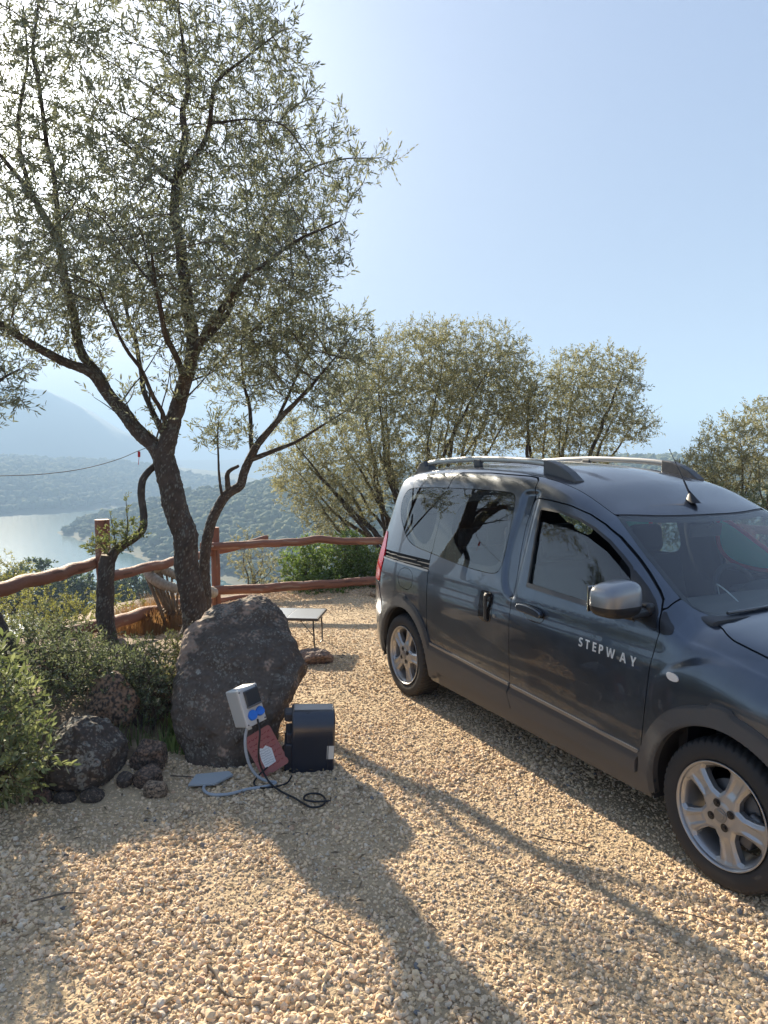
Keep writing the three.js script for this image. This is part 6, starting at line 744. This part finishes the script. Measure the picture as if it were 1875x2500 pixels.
// ---------------------------------------------------------------- small litter: twigs, dry tufts
{
  const twig = (label, pts, r) => { const seed = Math.round(pts[0][0] * 100); return solo('fallen_twig', limbTube(resample(pts.map((p, i) => [p[0], landY(p[0], p[2]) + p[1] - 0.006, p[2], 0.75 * r * (1 - 0.5 * i / pts.length)]), 0.015, 0.015, seed), 8, { color: (x, y, z) => { const v = 0.13 + 0.07 * noise3(x * 60, y * 60, z * 60); return [v, v * 0.8, v * 0.6]; }, bump: (x, y, z) => 0.3 * noise3(x * 50, y * 50, z * 50), cap: true }), std(lin(1, 1, 1), 0.95, 0, { vertexColors: true }), label, 'twig'); };
  twig('crooked twig on the gravel in the lower left foreground', [[-0.62, 0.022, -2.44], [-0.57, 0.022, -2.38], [-0.545, 0.02, -2.33], [-0.50, 0.02, -2.29], [-0.46, 0.02, -2.285]], 0.007);
  twig('thin straight twig near the lower middle of the gravel', [[-0.27, 0.035, -2.62], [-0.2, 0.035, -2.56], [-0.12, 0.033, -2.52]], 0.005);
  twig('dark twig on the gravel in front of the front wheel', [[0.70, 0.03, -3.33], [0.78, 0.035, -3.27], [0.88, 0.03, -3.25], [0.95, 0.02, -3.22]], 0.005);
  twig('thin twig at the far left of the gravel', [[-1.42, 0.03, -2.80], [-1.3, 0.035, -2.84], [-1.22, 0.03, -2.85]], 0.005);
  twig('dark twig beside the front wheel', [[1.10, 0.03, -2.75], [1.2, 0.03, -2.72], [1.32, 0.02, -2.66]], 0.004);
  twig('short twig beside the heap of stones', [[-1.2, 0.03, -3.96], [-1.1, 0.03, -3.97], [-1.02, 0.03, -3.94]], 0.006);
  { const R = RNG(91), pos = [], idx = [], col = []; for (let i = 0; i < 900; i++) { const x = -1.6 + (R() + R() - 0.6) * 1.9, z = -4.6 + (R() + R() - 0.9) * 3.2; if (!isGravel(x, z)) continue; const y = landY(x, z) + 0.012 + 0.012 * R(), a = R() * 6.28, l = 0.016 + 0.014 * R(), w = l * 0.22, ux = Math.cos(a), uz = Math.sin(a), t = (R() - 0.5) * 0.012, b = pos.length / 3; pos.push(x - ux * l, y, z - uz * l, x - uz * w, y + 0.003 + t, z + ux * w, x + uz * w, y + 0.003, z - ux * w, x + ux * l, y + t, z + uz * l); idx.push(b, b + 1, b + 2, b + 1, b + 3, b + 2); const k = R(); for (let e = 0; e < 4; e++) col.push(lerp(0.10, 0.26, k), lerp(0.07, 0.19, k), lerp(0.045, 0.10, k)); } const q = new THREE.BufferGeometry(); q.setAttribute('position', new THREE.Float32BufferAttribute(pos, 3)); q.setAttribute('color', new THREE.Float32BufferAttribute(col, 3)); q.setIndex(idx); q.computeVertexNormals(); const m = solo('fallen_leaves', q, std(lin(1, 1, 1), 0.9, 0, { vertexColors: true }), 'dry fallen olive leaves scattered over the gravel', 'leaves'); m.userData.kind = 'stuff'; }
  // dry heather-like tufts by the lower rail
  const R = RNG(33), tuft = (name, label, x, z, n, h, spread, c0, c1, w = 0.004) => { const pos = [], col = [], idx = [], y = landY(x, z); for (let i = 0; i < n; i++) { const a = R() * 6.28, r = spread * Math.sqrt(R()), bx = Math.cos(a) * r, bz = Math.sin(a) * r, by = landY(x + bx, z + bz) - y, hh = h * (0.5 + 0.7 * R()), lx = (R() - 0.5) * hh * 0.7, lz = (R() - 0.5) * hh * 0.7, t = a + 1.5, wx = Math.cos(t) * w, wz = Math.sin(t) * w, b = pos.length / 3; pos.push(bx - wx, by - 0.02, bz - wz, bx + wx, by - 0.02, bz + wz, bx + lx * 0.4 - wx * 0.8, by + hh * 0.6, bz + lz * 0.4 - wz * 0.8, bx + lx * 0.4 + wx * 0.8, by + hh * 0.6, bz + lz * 0.4 + wz * 0.8, bx + lx, by + hh, bz + lz); idx.push(b, b + 1, b + 3, b, b + 3, b + 2, b + 2, b + 3, b + 4); const k = R(); for (let e = 0; e < 5; e++) col.push(lerp(c0[0], c1[0], k), lerp(c0[1], c1[1], k), lerp(c0[2], c1[2], k)); } const g = new THREE.BufferGeometry(); g.setAttribute('position', new THREE.Float32BufferAttribute(pos, 3)); g.setAttribute('color', new THREE.Float32BufferAttribute(col, 3)); g.setIndex(idx); g.computeVertexNormals(); const m = solo(name, g, leafMat, label, 'grass tuft'); m.position.set(x, y, z); m.userData.kind = 'stuff'; return m; };
  tuft('dry_grass', 'rusty dry tufts under the lower fence rail beside the chair', -2.55, -7.75, 1500, 0.24, 0.42, [0.20, 0.10, 0.04], [0.36, 0.22, 0.09]);
  tuft('dry_grass', 'tall rusty dry tufts behind the rustic chair', -2.55, -8.5, 900, 0.3, 0.35, [0.18, 0.10, 0.05], [0.30, 0.20, 0.10]);
  tuft('green_grass', 'fresh green blades at the left foot of the standing boulder', -1.28, -4.36, 160, 0.13, 0.12, [0.12, 0.2, 0.04], [0.26, 0.34, 0.10], 0.005);
  tuft('green_grass', 'sparse grass blades among the stones of the bank', -1.5, -4.35, 120, 0.10, 0.2, [0.10, 0.15, 0.04], [0.26, 0.28, 0.10]);
}
renderer.render(scene, camera);
